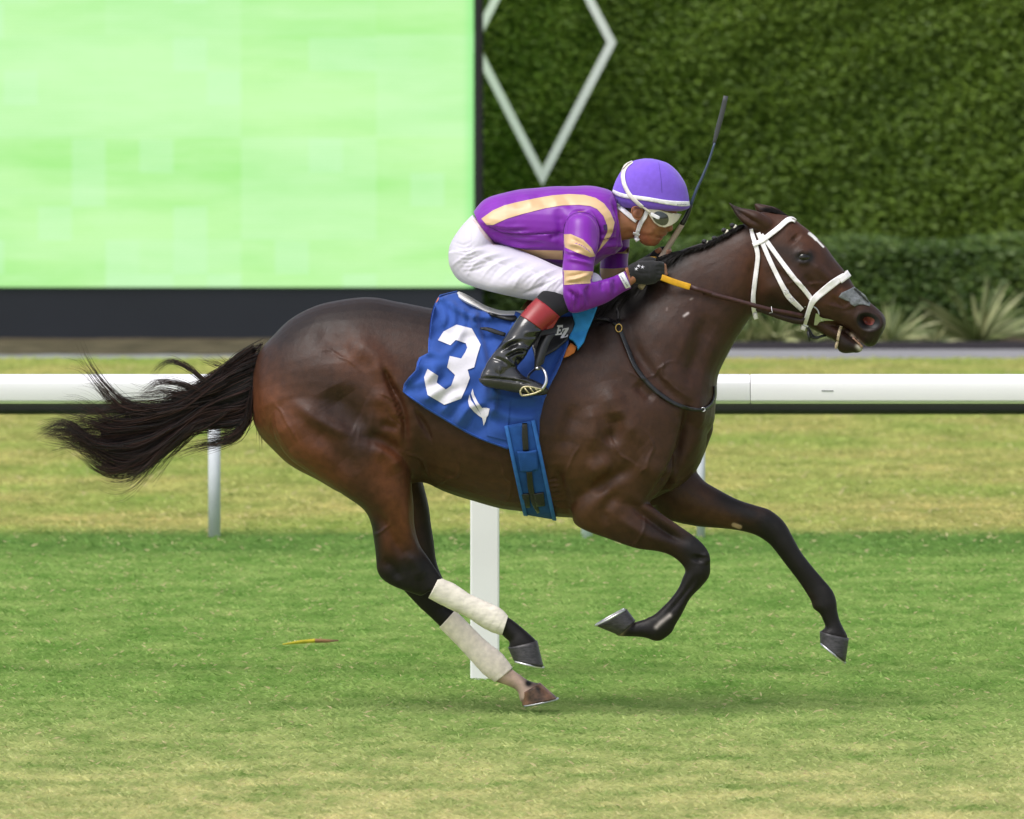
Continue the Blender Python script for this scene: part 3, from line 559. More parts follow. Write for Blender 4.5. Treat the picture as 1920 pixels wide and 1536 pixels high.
blend(blk, 1.25*gl(ID, [(1112,585),(1150,565),(1185,545)], 24)); blend(blk, 1.1*gl(ID, [(1130,590),(1180,570),(1230,510),(1270,482)], 15)); blend(blk, .9*gl(ID, [(1270,482),(1330,460),(1390,425)], 6))
# black points
leg = np.zeros(len(hv))
leg = np.maximum(leg, 1/(1+np.exp(-(hpy-1055)/12))*(hpx < 1060)); leg = np.maximum(leg, gl(ID, [(697,990),(702,1050)], 13)*.9)
leg = np.maximum(leg, gl(ID, [(745,1085),(800,1070)], 34)*(hpy > 1000)); leg = np.maximum(leg, .85*gl(ID, [(808,930),(815,1000),(822,1060)], 24)*(hv[:, 1] > .02))
leg = np.maximum(leg, gl(R7, [(850,600),(870,700),(780,860),(650,1060),(450,1090)], 34)); leg = np.maximum(leg, .7*gl(R7, [(600,480),(750,560)], 14))
leg = np.maximum(leg, gl(R7, [(1300,470),(1450,680),(1620,860),(1680,1080)], 34)); leg = np.maximum(leg, .85*gl(R7, [(1030,300),(1180,400)], 16)); leg = np.maximum(leg, .7*gl(R7, [(1120,470),(1200,490)], 12))
blend(blk*.9, leg*1.1)
blend(dark, .9*gl(R3, [(1500,1180),(1560,1250),(1480,1340)], 19)); blend(dark*.9, .9*gl(R3, [(1260,1350),(1340,1400),(1400,1420)], 13)); blend(blk, 1.3*gl(R3, [(855,585),(900,600),(945,590)], 8)); blend(dark, .6*gl(R3, [(620,1000),(900,1120)], 16)); blend(dark, .9*gl(R3, [(215,90),(300,180)], 8)); blend(dark, .7*gl(R3, [(640,520),(780,560)], 10))
blend((.004, .003, .003), 1.5*gl(R3, [(1440,1150),(1500,1175)], 8.0)); blend((.004, .003, .003), .9*gl(R3, [(1400,1120),(1395,1180),(1450,1225)], 3))
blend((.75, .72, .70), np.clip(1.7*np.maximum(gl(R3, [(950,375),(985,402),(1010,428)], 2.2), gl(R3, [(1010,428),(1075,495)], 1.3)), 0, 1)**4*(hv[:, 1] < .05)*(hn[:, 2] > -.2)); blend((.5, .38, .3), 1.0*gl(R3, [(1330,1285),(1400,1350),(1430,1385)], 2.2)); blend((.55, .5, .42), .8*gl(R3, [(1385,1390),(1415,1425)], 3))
sock = gl(R6, [(985,1310),(1060,1390)], 15)*(hv[:, 1] > 0)*(hpy > 1255); blend((.62, .43, .35), np.clip(1.5*sock, 0, 1)*(1-np.clip(1.4*gl(R6, [(1105,1340)], 5), 0, 1)))
blend((.42, .28, .18), np.clip(2*gl(R7, [(1075,462),(1110,475)], 3), 0, 1)**4*(hv[:, 1] < .14)); blend((.4, .35, .33), .9*gl(R7, [(610,1075),(640,1045),(690,1005)], 2.6)); blend((.45, .35, .28), .8*gl(R7, [(470,1035),(420,1080),(395,1115)], 3.2))
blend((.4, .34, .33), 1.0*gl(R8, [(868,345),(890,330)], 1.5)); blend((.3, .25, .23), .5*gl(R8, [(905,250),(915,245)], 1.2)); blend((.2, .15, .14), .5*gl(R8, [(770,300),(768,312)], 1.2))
horse = thing('horse', tuple(at(900, 1343, 0)*[1, 0, 0]), 'dark bay racehorse at full gallop with all four feet off the turf', 'horse')
M_COAT = mat('bay_coat', rough=.47, spec=.27, var=.16, vs=34, bump=.5, bs=420, attr='coat', sheen=.0, bdist=.0014, rv=.14)
_t = M_COAT.node_tree; _L = _t.links.new; _b = _t.nodes['Principled BSDF']; _tc = N('TexCoord', _t); _prev = [x for x in _t.nodes if x.type == 'BUMP'][0]
for _sc, _st, _ds in (((22, 22, 26), .32, .005), ((80, 80, 40), .45, .0018)):
    _mp = N('Mapping', _t); _mp.inputs['Scale'].default_value = _sc; _L(_tc.outputs['Object'], _mp.inputs[0]); _n = N('TexNoise', _t); _n.inputs['Scale'].default_value = 1; _n.inputs['Detail'].default_value = 4; _L(_mp.outputs[0], _n.inputs['Vector'])
    _q = N('Bump', _t); _q.inputs['Strength'].default_value = _st; _q.inputs['Distance'].default_value = _ds; _L(_n.outputs[0], _q.inputs['Height']); _L(_prev.outputs[0], _q.inputs['Normal']); _prev = _q
_L(_prev.outputs[0], _b.inputs['Normal'])
HB = mk('body', hv, hf, M_COAT, horse); setcol(HB.data, 'coat', np.clip(cc, 0, 1)); BV = bvh_of(hv, hf)
M_EYE = mat('horse_eye', (.004, .003, .002), .12, .5, var=.1); e = cast(BV, *R3(893, 588)); 
for s in (1, -1):
    v, f = ball((e*[1, s, 1])+np.array([0, .0142*s, -.001]), (.026, .0215, .0195)); mk('eye', v, f, M_EYE, horse)
M_NOS = mat('nostril_dark', (.006, .005, .005), .5, .3); M_NOR = mat('nostril_lining', (.12, .026, .020), .4, .5, var=.3, vs=90)
v, f = drape(R3, [(1388,1182),(1378,1140),(1402,1108),(1450,1092),(1508,1096),(1555,1124),(1582,1162),(1572,1205),(1535,1228),(1480,1222),(1425,1222)], BV, .0012, 2, -.05, curve=True); n0 = pair('nostril', (v, f), M_NOS, horse)
v, f = drape(R3, [(1428,1152),(1452,1126),(1500,1128),(1532,1150),(1528,1182),(1500,1200),(1455,1188)], BV, .0026, 2, -.05, curve=True)
for q, g in zip(pair('nostril_lining', (v, f), M_NOR, horse), n0): q.parent = g
# ---- hooves with shoes
M_HOOF = mat('hoof', (.035, .032, .034), .45, .5, var=.4, vs=60, bump=.5, bs=90, stretch=(1, 1, 3)); M_HOOFP = mat('striped_hoof', (.20, .10, .06), .45, .5, var=.7, vs=22, bump=.4, bs=90); M_SHOE = mat('aluminium_shoe', (.62, .62, .64), .35, .6, metal=.8); M_SOLE = mat('sole', (.42, .34, .25), .8, .2, var=.3, vs=50)
def hoof(fr, cor, sole, hw, Y, m):
    """cor/sole: heel and toe outline points of the coronet and of the bottom edge"""
    secs = [(*cor[0], *cor[1], hw*.86, Y, .0, 2.2)]; 
    for t in (.5, 1.0): secs.append((*(np.array(cor[0])*(1-t)+np.array(sole[0])*t), *(np.array(cor[1])*(1-t)+np.array(sole[1])*t), hw*(.86+.2*t), Y, .08, 2.3))
    v, f = loft(fr, secs, 24, 4); o = mk('hoof', v, f, m, horse)
    ax = at(*fr(*sole[1]), Y)-at(*fr(*sole[0]), Y); c0 = (at(*fr(*cor[0]), Y)+at(*fr(*cor[1]), Y))/2; c1 = (at(*fr(*sole[0]), Y)+at(*fr(*sole[1]), Y))/2; dn = (c1-c0)/np.linalg.norm(c1-c0)
    axn = ax/np.linalg.norm(ax); nrm = np.cross(axn, [0, 1, 0]); nrm = nrm if nrm@dn > 0 else -nrm
    pts = [c1+axn*np.linalg.norm(ax)*.5*math.cos(a)+np.array([0, 1, 0])*hw*1.02*math.sin(a)+nrm*.002 for a in np.radians(np.linspace(-150, 150, 25))]
    v, f = tube(pts, .0045, 6, 1); s = mk('horseshoe', v, f, M_SHOE, horse); s.parent = o
    v, f = ball(c1-nrm*.004, (.001, .001, .001)); n_ = 20; V = [c1+nrm*.0008]+[c1+nrm*.0005+axn*np.linalg.norm(ax)*.47*math.cos(a)+np.array([0, 1, 0])*hw*.95*math.sin(a) for a in np.linspace(0, 2*math.pi, n_, endpoint=False)]
    s = mk('sole', V, [(0, 1+i, 1+(i+1) % n_) for i in range(n_)], M_SOLE, horse); s.parent = o
    return o
hoof(R6, [(975,1115),(1160,1072)], [(1010,1195),(1200,1238)], .052, -.11, M_HOOF)
hoof(R6, [(1062,1400),(1178,1335)], [(1065,1480),(1288,1432)], .052, .118, M_HOOFP)
hoof(R7, [(485,1036),(384,1124)], [(432,966),(248,1068)], .05, -.13, M_HOOF)
hoof(R7, [(1590,1100),(1766,1142)], [(1592,1165),(1745,1288)], .05, .135, M_HOOF)
# teeth / lip foam
v, f = loft(R3, [(1345,1300,1330,1318,.022), (1400,1352,1385,1372,.024), (1432,1385,1415,1408,.018)], 12, 3); mk('gum', v, f, mat('gum', (.42, .25, .18), .35, var=.35, vs=80), horse)
# ---- hair: many thin three-sided strands
def strands(name, Pts, rad, m, parent, rndname='rnd'):
    """Pts (n, k, 3); rad (n,)"""
    n, k, _ = Pts.shape; tg = np.gradient(Pts, axis=1); tg /= np.linalg.norm(tg, axis=2)[..., None]+1e-9
    u = np.cross(tg, [0, 1, 0]); u /= np.linalg.norm(u, axis=2)[..., None]+1e-9; w_ = np.cross(tg, u)
    prof = np.interp(np.linspace(0, 1, k), [0, .1, .6, 1], [.7, 1, .8, .12]); r = rad[:, None]*prof
    ring = [Pts+r[..., None]*(u*math.cos(a)+w_*math.sin(a)) for a in (0, 2.0944, 4.18879)]
    V = np.stack(ring, 2).reshape(-1, 3); idx = np.arange(n*k*3).reshape(n, k, 3); q = []
    for j in range(3): a, b_ = idx[:, :-1, j], idx[:, :-1, (j+1) % 3]; c, d = idx[:, 1:, (j+1) % 3], idx[:, 1:, j]; q.append(np.stack([a, b_, c, d], -1).reshape(-1, 4))
    L_ = np.vstack(q).ravel(); V = V-OFF[parent.name]; me = mkfast(name, V, 4, m, L_, smooth=True); setval(me, rndname, np.repeat(rng.random(n), k*3)[:len(me.vertices)])
    o = bpy.data.objects.new(name, me); COL.objects.link(o); o.parent = parent; OFF[o.name] = OFF[parent.name]; return o
def hair_mat(name, c0, c1):
    m = bpy.data.materials.new(name); m.use_nodes = True; t = m.node_tree; b = t.nodes['Principled BSDF']; L = t.links.new
    b.inputs['Roughness'].default_value = .5; b.inputs['Specular IOR Level'].default_value = .3
    an = N('Attribute', t); an.attribute_name = 'rnd'; cr = N('ValToRGB', t); e = cr.color_ramp.elements; e[0].color = (*c0, 1); e[0].position = .45; e[1].color = (*c1, 1)
    L(an.outputs['Fac'], cr.inputs[0]); L(cr.outputs[0], b.inputs['Base Color']); return m
M_TAIL = hair_mat('tail_hair', (.014, .010, .010), (.085, .036, .030)); M_MANE = hair_mat('mane_hair', (.010, .0085, .0085), (.022, .015, .013))
def guide(pts, t):
    a = crom(P(R5, pts), 12); s = np.concatenate([[0], np.cumsum(np.hypot(*np.diff(a, axis=0).T))]); s /= s[-1]
    return np.stack([np.interp(t, s, a[:, 0]), np.interp(t, s, a[:, 1])], -1)
GU = [(1655,455),(1560,500),(1440,575),(1340,650),(1200,755),(1040,830),(880,865),(760,880),(640,900),(500,940),(340,975),(180,1000),(60,1050)]
GL = [(1590,900),(1520,960),(1420,975),(1280,985),(1150,1000),(1040,1090),(930,1180),(820,1270),(700,1330),(560,1310),(430,1220),(300,1120),(120,1075)]
K = 22; tt = np.linspace(0, 1, K); gu, gl_ = guide(GU, tt), guide(GL, tt)
def tailgroup(n, a, b_, wlo, whi, tlo, thi, t0=(0, .05), jit=6, wav=5, spread=.05, fray=0.):
    out = np.empty((n, K, 3)); cl_ = [(random.uniform(wlo, whi), random.gauss(0, .13), random.uniform(tlo, thi), random.uniform(*t0), random.random()*6.28, random.uniform(4, 10), random.gauss(0, jit), random.gauss(0, jit), random.uniform(-spread, spread)) for _ in range(max(6, n//11))]
    for i in range(n):
        wv, dw, te, ts, ph, fq, jx, jy, y0 = random.choice(cl_); wv += random.gauss(0, .028); w1 = wv+dw+random.gauss(0, .015); te += random.gauss(0, .03); t = np.linspace(ts, te, K)
        A = np.stack([np.interp(t, tt, a[:, 0]), np.interp(t, tt, a[:, 1])], -1); B = np.stack([np.interp(t, tt, b_[:, 0]), np.interp(t, tt, b_[:, 1])], -1)
        ww = (wv+(w1-wv)*tt)[:, None]; p = A*(1-ww)+B*ww; ph += random.gauss(0, .15)
        p = p+np.stack([np.cos(tt*fq+ph)*wav*.4, np.sin(tt*fq+ph)*wav], -1)*tt[:, None]*1.5+np.array([jx*1.5+random.gauss(0, 2), jy*1.5+random.gauss(0, 2)])*tt[:, None]**.7
        p[:, 1] += random.gauss(0, fray)*tt**3*40; y = (y0+random.gauss(0, .008))*(.4+.6*tt)+.02*np.sin(tt*5+ph)
        out[i] = at(p[:, 0], p[:, 1], y)
    return out
def freegroup(n, line, jit, tl=.75, wav=3, spread=.05, grow=1.0):
    n = int(n*2.3); g = guide(line, tt); out = np.empty((n, K, 3))
    for i in range(n):
        te = random.uniform(tl, 1.05); t = np.clip(np.linspace(0, te, K), 0, 1); p = np.stack([np.interp(t, tt, g[:, 0]), np.interp(t, tt, g[:, 1])], -1)
        o_ = np.array([random.gauss(0, jit), random.gauss(0, jit)]); p = p+o_*(.35+grow*tt[:, None]); ph = random.random()*6.28
        p[:, 1] += np.sin(tt*7+ph)*wav*tt; out[i] = at(p[:, 0], p[:, 1], random.uniform(-spread, spread)+.015*np.sin(tt*4+ph))
    return out
G = [tailgroup(1250, gu, gl_, .0, 1., .55, 1.0), tailgroup(500, gu, gl_, .35, .95, .8, 1.04, (.1, .4)), tailgroup(420, gu, gl_, -.15, .35, .35, .98, jit=10, wav=8, fray=.5), tailgroup(380, gu, gl_, .75, 1.12, .3, .85, (0, .2), 9, fray=.25),
 freegroup(34, [(1300,800),(1000,850),(750,855),(600,770),(480,640),(400,520),(345,400)], 4.5, .6), freegroup(26, [(1200,850),(900,900),(680,880),(560,790),(450,700),(330,670)], 5, .6), freegroup(26, [(1100,860),(800,900),(620,860),(500,720),(380,570),(270,545)], 5, .55), freegroup(34, [(1000,900),(760,960),(560,950),(430,860),(330,820),(230,815)], 6, .6),
 freegroup(26, [(1450,600),(1330,690),(1230,660),(1120,570),(1000,525),(920,560),(860,630)], 3.2, .75), freegroup(34, [(1400,690),(1250,760),(1130,710),(1010,680),(900,680),(830,730),(770,780)], 3.4, .7), freegroup(24, [(1350,740),(1180,790),(1050,760),(940,740),(840,760),(760,790)], 4, .7), freegroup(8, [(1560,560),(1480,555),(1390,540),(1310,490)], 3, .7), freegroup(8, [(1500,600),(1400,580),(1300,540),(1200,505)], 3, .8),
 freegroup(60, [(1560,800),(1555,900),(1520,1000),(1440,1085),(1330,1115),(1180,1140),(1040,1190)], 4.5, .5), freegroup(50, [(1590,720),(1575,860),(1540,960),(1450,1040),(1330,1060),(1200,1010)], 6, .6), freegroup(40, [(1400,900),(1300,960),(1180,1010),(1060,1100),(980,1160)], 5, .6), freegroup(12, [(1600,880),(1630,960),(1645,1060),(1650,1150)], 4, .6), freegroup(8, [(1600,900),(1660,1000),(1700,1070),(1720,1100)], 3.5, .7),
 freegroup(40, [(900,1000),(600,1020),(420,960),(280,930),(160,890)], 6, .55), freegroup(60, [(700,1150),(450,1120),(300,1010),(180,985),(40,1045)], 5, .7), freegroup(36, [(1000,1100),(850,1240),(740,1330),(700,1390)], 5, .7), freegroup(40, [(800,1200),(620,1320),(500,1300),(380,1190)], 6, .7)]
PT = np.concatenate(G); PT = PT[:, ::1]; nn_ = len(PT)
tailo = strands('tail', PT, rng.uniform(.0005, .0014, nn_), M_TAIL, horse)
core = [(1662,470,1640,600,.02),(1560,520,1585,820,.03),(1440,600,1470,880,.032),(1300,700,1340,930,.03),(1130,810,1180,960,.026),(960,870,1010,1060,.022),(800,905,830,1190,.018),(640,960,680,1220,.012),(480,985,520,1150,.006)]
v, f = loft(R5, core, 20, 4); o = mk('tail_dock', v, f, mat('tail_core', (.014, .011, .011), .6, .3, var=.5, vs=25, bump=1, bs=150, stretch=(1, 1, 5), bdist=.006), horse); o.parent = tailo
# mane
crest = crom([(1118,572),(1150,556),(1188,533),(1225,501),(1256,481),(1292,467),(1330,455),(1365,438),(1396,420)], 12)
def crestpt(s): i = s*(len(crest)-1); k = int(min(i, len(crest)-2)); return crest[k]*(1-i+k)+crest[k+1]*(i-k)
PM = []; KM = 10; tm = np.linspace(0, 1, KM)
for i in range(2600):
    s = random.random()**1.2; c = crestpt(s)+[random.gauss(0, 2), 2]
    ln = (75 if s < .5 else 50 if s < .62 else 13)*random.uniform(.5, 1.15); dx = -random.uniform(.6, 1.3)*ln; dy = random.uniform(.35, 1.0)*ln; lift = (5 if s < .62 else 3)*random.uniform(.2, 1.3)
    px = c[0]+dx*tm; py = c[1]+dy*tm**1.25-lift*np.sin(tm*2.2); e = hitY(BV, px[-1], py[-1], -.08)
    near = random.random() < .8; ye = (e-.008-.012*random.random()) if near else .03
    ys = np.array([hitY(BV, px[j], py[j], -.02) if j else 0 for j in range(0, KM, 3)]); yy = np.interp(tm, tm[::3], ys)-.004-.022*random.random()*np.sin(tm*2.6)
    if not near: yy = np.abs(yy)*.3*tm
    PM.append(at(px, py, yy))
strands('mane', np.array(PM), rng.uniform(.0008, .0018, len(PM)), M_MANE, horse)
PMf = np.array(PM)[::3]*[1, -1, 1]; strands('mane', PMf, rng.uniform(.0008, .0018, len(PMf)), M_MANE, horse)
PF = []
for i in range(160):   # forelock streaming back between the ears
    a = np.array(R3(745+random.gauss(0, 10), 222)); b_ = np.array(R3(random.uniform(480, 620), random.uniform(125, 190))); m_ = np.array(R3(random.uniform(600, 690), random.uniform(140, 190)))
    q = (1-tm)[:, None]**2*a+2*(tm*(1-tm))[:, None]*m_+tm[:, None]**2*b_; y = random.uniform(.0, .045); PF.append(at(q[:, 0], q[:, 1], y))
strands('forelock', np.array(PF), rng.uniform(.0008, .0016, len(PF)), M_MANE, horse)
M_BAND = mat('braid_band', (.80, .76, .62), .5); M_KNOT = mat('braid_hair', (.012, .010, .010), .35, .5, bump=1, bs=300, bdist=.003)
for q in [(1283,1108),(1403,1068),(1518,972),(1618,914)]:
    c = at(*R2(*q), -.012); v, f = ball(c, (.0095, .012, .0085), 12, 8); v2, f2 = tube([c+[.004, 0, -.004], at(*R2(q[0]+45, q[1]+62), -.012)], [.0075, .007], 8, 1); vv, ff, _ = join((v, f), (v2, f2)); b_ = mk('braid', vv, ff, M_KNOT, horse)
    d = np.array([.0065, 0, -.0045]); v, f = tube([c+d, c+d*1.9], .0098, 12, 1); mk('braid_band', v, f, M_BAND, horse).parent = b_
# ================================================================ TACK
M_BLUE = mat('blue_cloth', (.022, .072, .31), .8, .25, var=.12, vs=14, bump=.35, bs=900, sheen=.15, bdist=.0006); M_BLUE2 = mat('girth_web', (.016, .07, .26), .8, .2, var=.12, vs=40, bump=.8, bs=500, bdist=.001)
M_PIPE = mat('girth_edge', (.03, .13, .42), .7, .25); M_NUM = mat('white_applique', (.62, .60, .66), .8, .2, var=.05, vs=20, bump=.5, bs=120); M_BLEATH = mat('black_leather', (.010, .010, .011), .35, .5, var=.3, vs=60, bump=.3, bs=300)
M_LB = mat('light_blue_pad', (.03, .24, .58), .7, .25, bump=.3, bs=300); M_OR = mat('orange_lining', (.55, .17, .04), .7, .2); M_SADW = mat('white_leather', (.76, .74, .72), .4, .5, var=.04, vs=12); M_STEEL = mat('steel', (.48, .48, .50), .32, .7, metal=1); M_GOLD = mat('brass', (.65, .42, .14), .3, .7, metal=1)
folds = [([(520,190),(560,330),(600,520),(640,700)], 7, .012), ([(560,190),(600,330),(640,470)], 6, -.010), ([(235,425),(320,435),(400,350),(430,300)], 6, .010), ([(100,590),(160,520),(230,500)], 9, .012), ([(60,660),(120,620),(220,470)], 8, -.008), ([(300,60),(480,170),(620,190)], 5, .012), ([(240,200),(330,330),(340,430)], 9, -.007),
 ([(640,620),(660,720),(640,800)], 5, .010), ([(1000,640),(1090,480),(1130,370)], 4, .010), ([(970,700),(1050,500),(1110,380)], 3, -.010), ([(600,560),(560,700),(560,900)], 12, -.006), ([(200,760),(330,700),(440,780)], 14, .006), ([(330,470),(250,560),(200,700)], 8, .006), ([(430,850),(560,760),(620,640)], 9, .006)]
folds += [([(300+k*38,70+k*16),(330+k*30,170+k*10),(320+k*34,240)], 3.2, .0035*(-1)**k) for k in range(7)]+[([(120+k*50,640+k*40),(200+k*48,600+k*30),(260+k*50,560+k*34)], 4, .004*(-1)**k) for k in range(8)]+[([(650,560+k*60),(760,600+k*60),(900,590+k*66)], 4, .0035*(-1)**k) for k in range(6)]
FL = [(crom(P(R4, l), 4), s, a) for l, s, a in folds]
def topof(px):
    for y in range(540, 640, 3):
        if cast(BV, px, y) is not None: return y
    return 600
_tx = np.arange(740, 1165, 12); _ty = np.array([topof(x) for x in _tx]); _yr = np.array([hitY(BV, x, y+42, -.2) for x, y in zip(_tx, _ty)])
_ty = np.convolve(np.pad(_ty, 2, 'edge'), np.ones(5)/5, 'valid'); _yr = np.convolve(np.pad(_yr, 2, 'edge'), np.ones(5)/5, 'valid')
def clothY(px, py):
    t0 = np.interp(px, _tx, _ty); yr_ = np.interp(px, _tx, _yr); ref = t0+42
    if py >= ref: return hitY(BV, px, py, -.25)
    t = (ref-py)/(ref-540); return yr_*(1-.78*t**1.7)
def wr(px, py):
    r = np.zeros(len(px))
    for L_, s, a in FL: d = pdist(px, py, L_); r += a*np.exp(-d*d/(2*s*s))
    r *= 2.1
    r = np.maximum(r, -.009)
    return r+.003*np.sin(px*.11+py*.05)*np.sin(py*.09-px*.04)
def both(vf): v, f = vf; n = len(v); return join((v, f), (v*[1, -1, 1], [q[::-1] for q in f]))[:2]
CLOTH = [(408,28),(345,44),(292,64),(266,100),(250,140),(235,240),(221,340),(218,425),(160,455),(145,490),(140,540),(90,590),(60,632),(52,680),(100,720),(200,790),(300,850),(400,910),(500,965),(600,1008),(735,1056),(870,1040),(870,982),(945,1002),(950,860),(975,752),(1003,660),(1060,560),(1100,450),(1142,340),(1200,200),(1180,140),(900,182),(790,178),(700,178),(615,165),(535,127),(470,98),(432,66),(412,40)]
clo = thing('saddle_cloth', tuple(at(880, 560, 0)), 'blue saddle cloth bearing a white number 3, on the back of the horse', 'saddle cloth')
cv, cf = drape(R4, CLOTH, BV, .017, 4.0, -.25, wr, Yf=clothY)
_gv, _gf = drape(ID, [(740,540),(1160,540),(1160,900),(740,900)], BV, .014, 6.0, Yf=clothY); BGd = bvh_of(_gv, _gf); BC = bvh_of(cv, cf)
cl, _ = pair('cloth', (cv, cf), M_BLUE, clo, .003, -1)
v, f = drape(R4, [(283,342),(320,285),(405,240),(505,265),(533,316),(563,370),(540,445),(520,520),(478,535),(492,590),(465,660),(435,725),(325,765),(262,728),(215,700),(202,640),(192,585),(215,530),(285,575),(275,620),(335,665),(370,640),(395,570),(343,520),(360,445),(435,462),(462,420),(475,390),(465,362),(400,340),(365,375)], BC, .0045, 4)
pair('number', (v, f), M_NUM, clo)
E1 = [(510,658),(500,690),(508,720),(530,765),(560,820),(575,860),(582,902),(596,870),(600,850),(612,832),(622,790),(600,784),(572,786),(545,750),(520,700)]; E2 = [(490,698),(480,740),(488,775),(520,812),(552,838),(574,852),(556,815),(525,770),(500,735)]
v, f = drape(R4, E1, BC, .0045, 3); v2, f2 = drape(R4, E2, BC, .0045, 3); vv, ff, _ = join((v, f), (v2, f2)); mk('wing_emblem', vv, ff, M_NUM, clo)
M_HEM = mat('cloth_hem', (.03, .09, .45), .8, .2, var=.25, vs=300)
for line in ([(262,110),(246,160),(232,250),(226,340),(224,418)], [(170,462),(154,500),(150,545),(98,600),(66,660)], [(66,684),(110,716),(210,782),(310,842),(410,902),(510,955),(600,996),(725,1040)]):
    v, f = strap(R4, line, 1.6, BC, .0035, -.25, 3); mk('hem', v, f, M_HEM, clo)
v, f = drape(R4, [(640,730),(755,740),(735,1000),(600,965),(612,860)], BC, .004, 4); mk('number_tail_patch', v, f, M_BLUE, clo).name = 'patch'
# girth
gir = thing('girth', tuple(at(1000, 960, 0)), 'blue webbing girth with black straps round the belly of the horse', 'girth')
v, f = band(BV, R4, (700,300), (950,1490), .108, 80, 280, n=90, off=lambda t: .004+.019*max(0., min(1., (150-t)/50)) if t < 180 else .006, rows=7, frac=.55, smooth=5); solid(mk('webbing', v, f, M_BLUE2, gir), .006)
BG = bvh_of(v, f)
for p_, q_ in (((613,318),(863,1508)), ((787,282),(1037,1472))):
    v, f = band(BV, R4, p_, q_, .013, 80, 280, n=90, off=lambda t: .011+.019*max(0., min(1., (150-t)/50)) if t < 180 else .012, rows=3, frac=.55, smooth=6); solid(mk('edge', v, f, M_PIPE, gir), .004)
for L_ in ([(850,858),(852,960),(858,1065)], [(880,1200),(890,1300),(910,1390),(942,1468)]):
    v, f = strap(R4, L_, [8, 11, 11] if len(L_) == 3 else [11, 11, 10, 5], BG, .010, -.2); solid(mk('strap', v, f, M_BLEATH, gir), .004)
v, f = drape(R4, [(802,1068),(860,1072),(928,1058),(940,1190),(880,1200),(825,1200)], BG, .015, 4); solid(mk('keeper', v, f, M_BLUE2, gir), .005)
for q in ([(832,1345),(880,1342),(888,1430),(852,1432)], [(905,1345),(975,1335),(985,1418),(930,1425)]): v, f = drape(R4, q, BG, .009, 4); solid(mk('buckle_guard', v, f, M_BLEATH, gir), .006)
# saddle
sad = thing('saddle', tuple(at(980, 575, 0)), 'tiny white racing saddle with black flap lettered EZ under the jockey', 'saddle')
BH = BGd; BX = bvh_of(*join((hv, hf), (cv, cf))[:2])
v, f = loft(R4, [(404,34,412,66,.07),(425,26,445,92,.125),(480,50,495,120,.15),(535,84,548,142,.15),(610,124,620,174,.14),(700,150,705,184,.13),(790,152,790,186,.13),(900,148,900,190,.11),(1040,150,1040,200,.08)], 28, 5, Y=0); mk('seat', v, f, M_SADW, sad)
v, f = drape(R4, [(612,168),(700,184),(790,186),(800,205),(775,222),(735,214),(640,190)], BC, .012, 4, -.15); solid(mk('panel', v, f, M_BLEATH, sad), .006)
v, f = strap(R4, [(560,266),(610,272),(665,290),(725,308)], [3, 7, 8, 7], BH, .016, -.2); solid(mk('girth_point', v, f, M_BLEATH, sad), .004)
v, f = drape(R4, [(790,158),(760,250),(735,300),(800,320),(880,200)], BH, .008, 4); solid(mk('under_pad', v, f, M_BLUE, sad), .006)
v, f = drape(BOT, [(760,240),(1000,255),(1275,240),(1302,310),(1285,430),(1205,555),(1060,680),(925,755),(905,850),(800,930),(770,700),(700,480)], BH, .020, 4, -.24); fl_ = solid(mk('flap', v, f, M_BLEATH, sad), .006); BF = bvh_of(v, f); 
EL = [(1080,352),(1156,344),(1152,384),(1139,374),(1112,378),(1106,402),(1128,402),(1124,428),(1102,428),(1094,457),(1118,456),(1134,434),(1144,438),(1138,472),(1054,480),(1058,464),(1072,462),(1090,370),(1078,368)]; ZL = [(1150,395),(1232,378),(1232,398),(1172,498),(1198,492),(1210,468),(1224,474),(1214,502),(1124,520),(1128,500),(1188,402),(1166,408),(1156,432),(1144,432)]
v, f = drape(BOT, EL, BF, .008, 3); v2, f2 = drape(BOT, ZL, BF, .008, 3); vv, ff, _ = join((v, f), (v2, f2)); mk('letters', vv, ff, M_NUM, sad)
pad = [(1325,132),(1160,172),(1178,240),(1140,335),(1168,352),(1190,382),(1198,412),(1238,360),(1272,262),(1300,200)]
v, f = drape(R4, pad, BH, .016, 4, -.15); solid(mk('front_pad', v, f, M_LB, sad), .012)
v, f = drape(BOT, [(1160,782),(1182,700),(1255,590),(1335,640),(1305,712),(1225,762)], BH, .008, 4, -.15); solid(mk('pad_lining', v, f, M_OR, sad), .006)
v, f = drape(R4, [(286,62),(296,66),(276,92),(268,98)], BH, .02, 3, 0); mk('pad_corner', v, f, M_OR, sad)
def ribbon3(pts, wd, wvec, m, name, parent, th=.004):
    p = crom(pts, 4); w_ = np.interp(np.linspace(0, 1, len(p)), np.linspace(0, 1, len(wd)), wd); wvec = np.array(wvec, float); V = np.vstack([p-wvec*w_[:, None]/2, p+wvec*w_[:, None]/2]); n = len(p)
    return solid(mk(name, V, [(i, i+1, n+i+1, n+i) for i in range(n-1)], m, parent), th, 0)
ribbon3([at(*BOT(965,470), -.30), at(*BOT(900,600), -.315), at(*BOT(850,780), -.33), at(*BOT(815,925), -.338)], [.050, .042, .034, .020], (1, 0, .2), M_BLEATH, 'stirrup_leather', sad, .005)
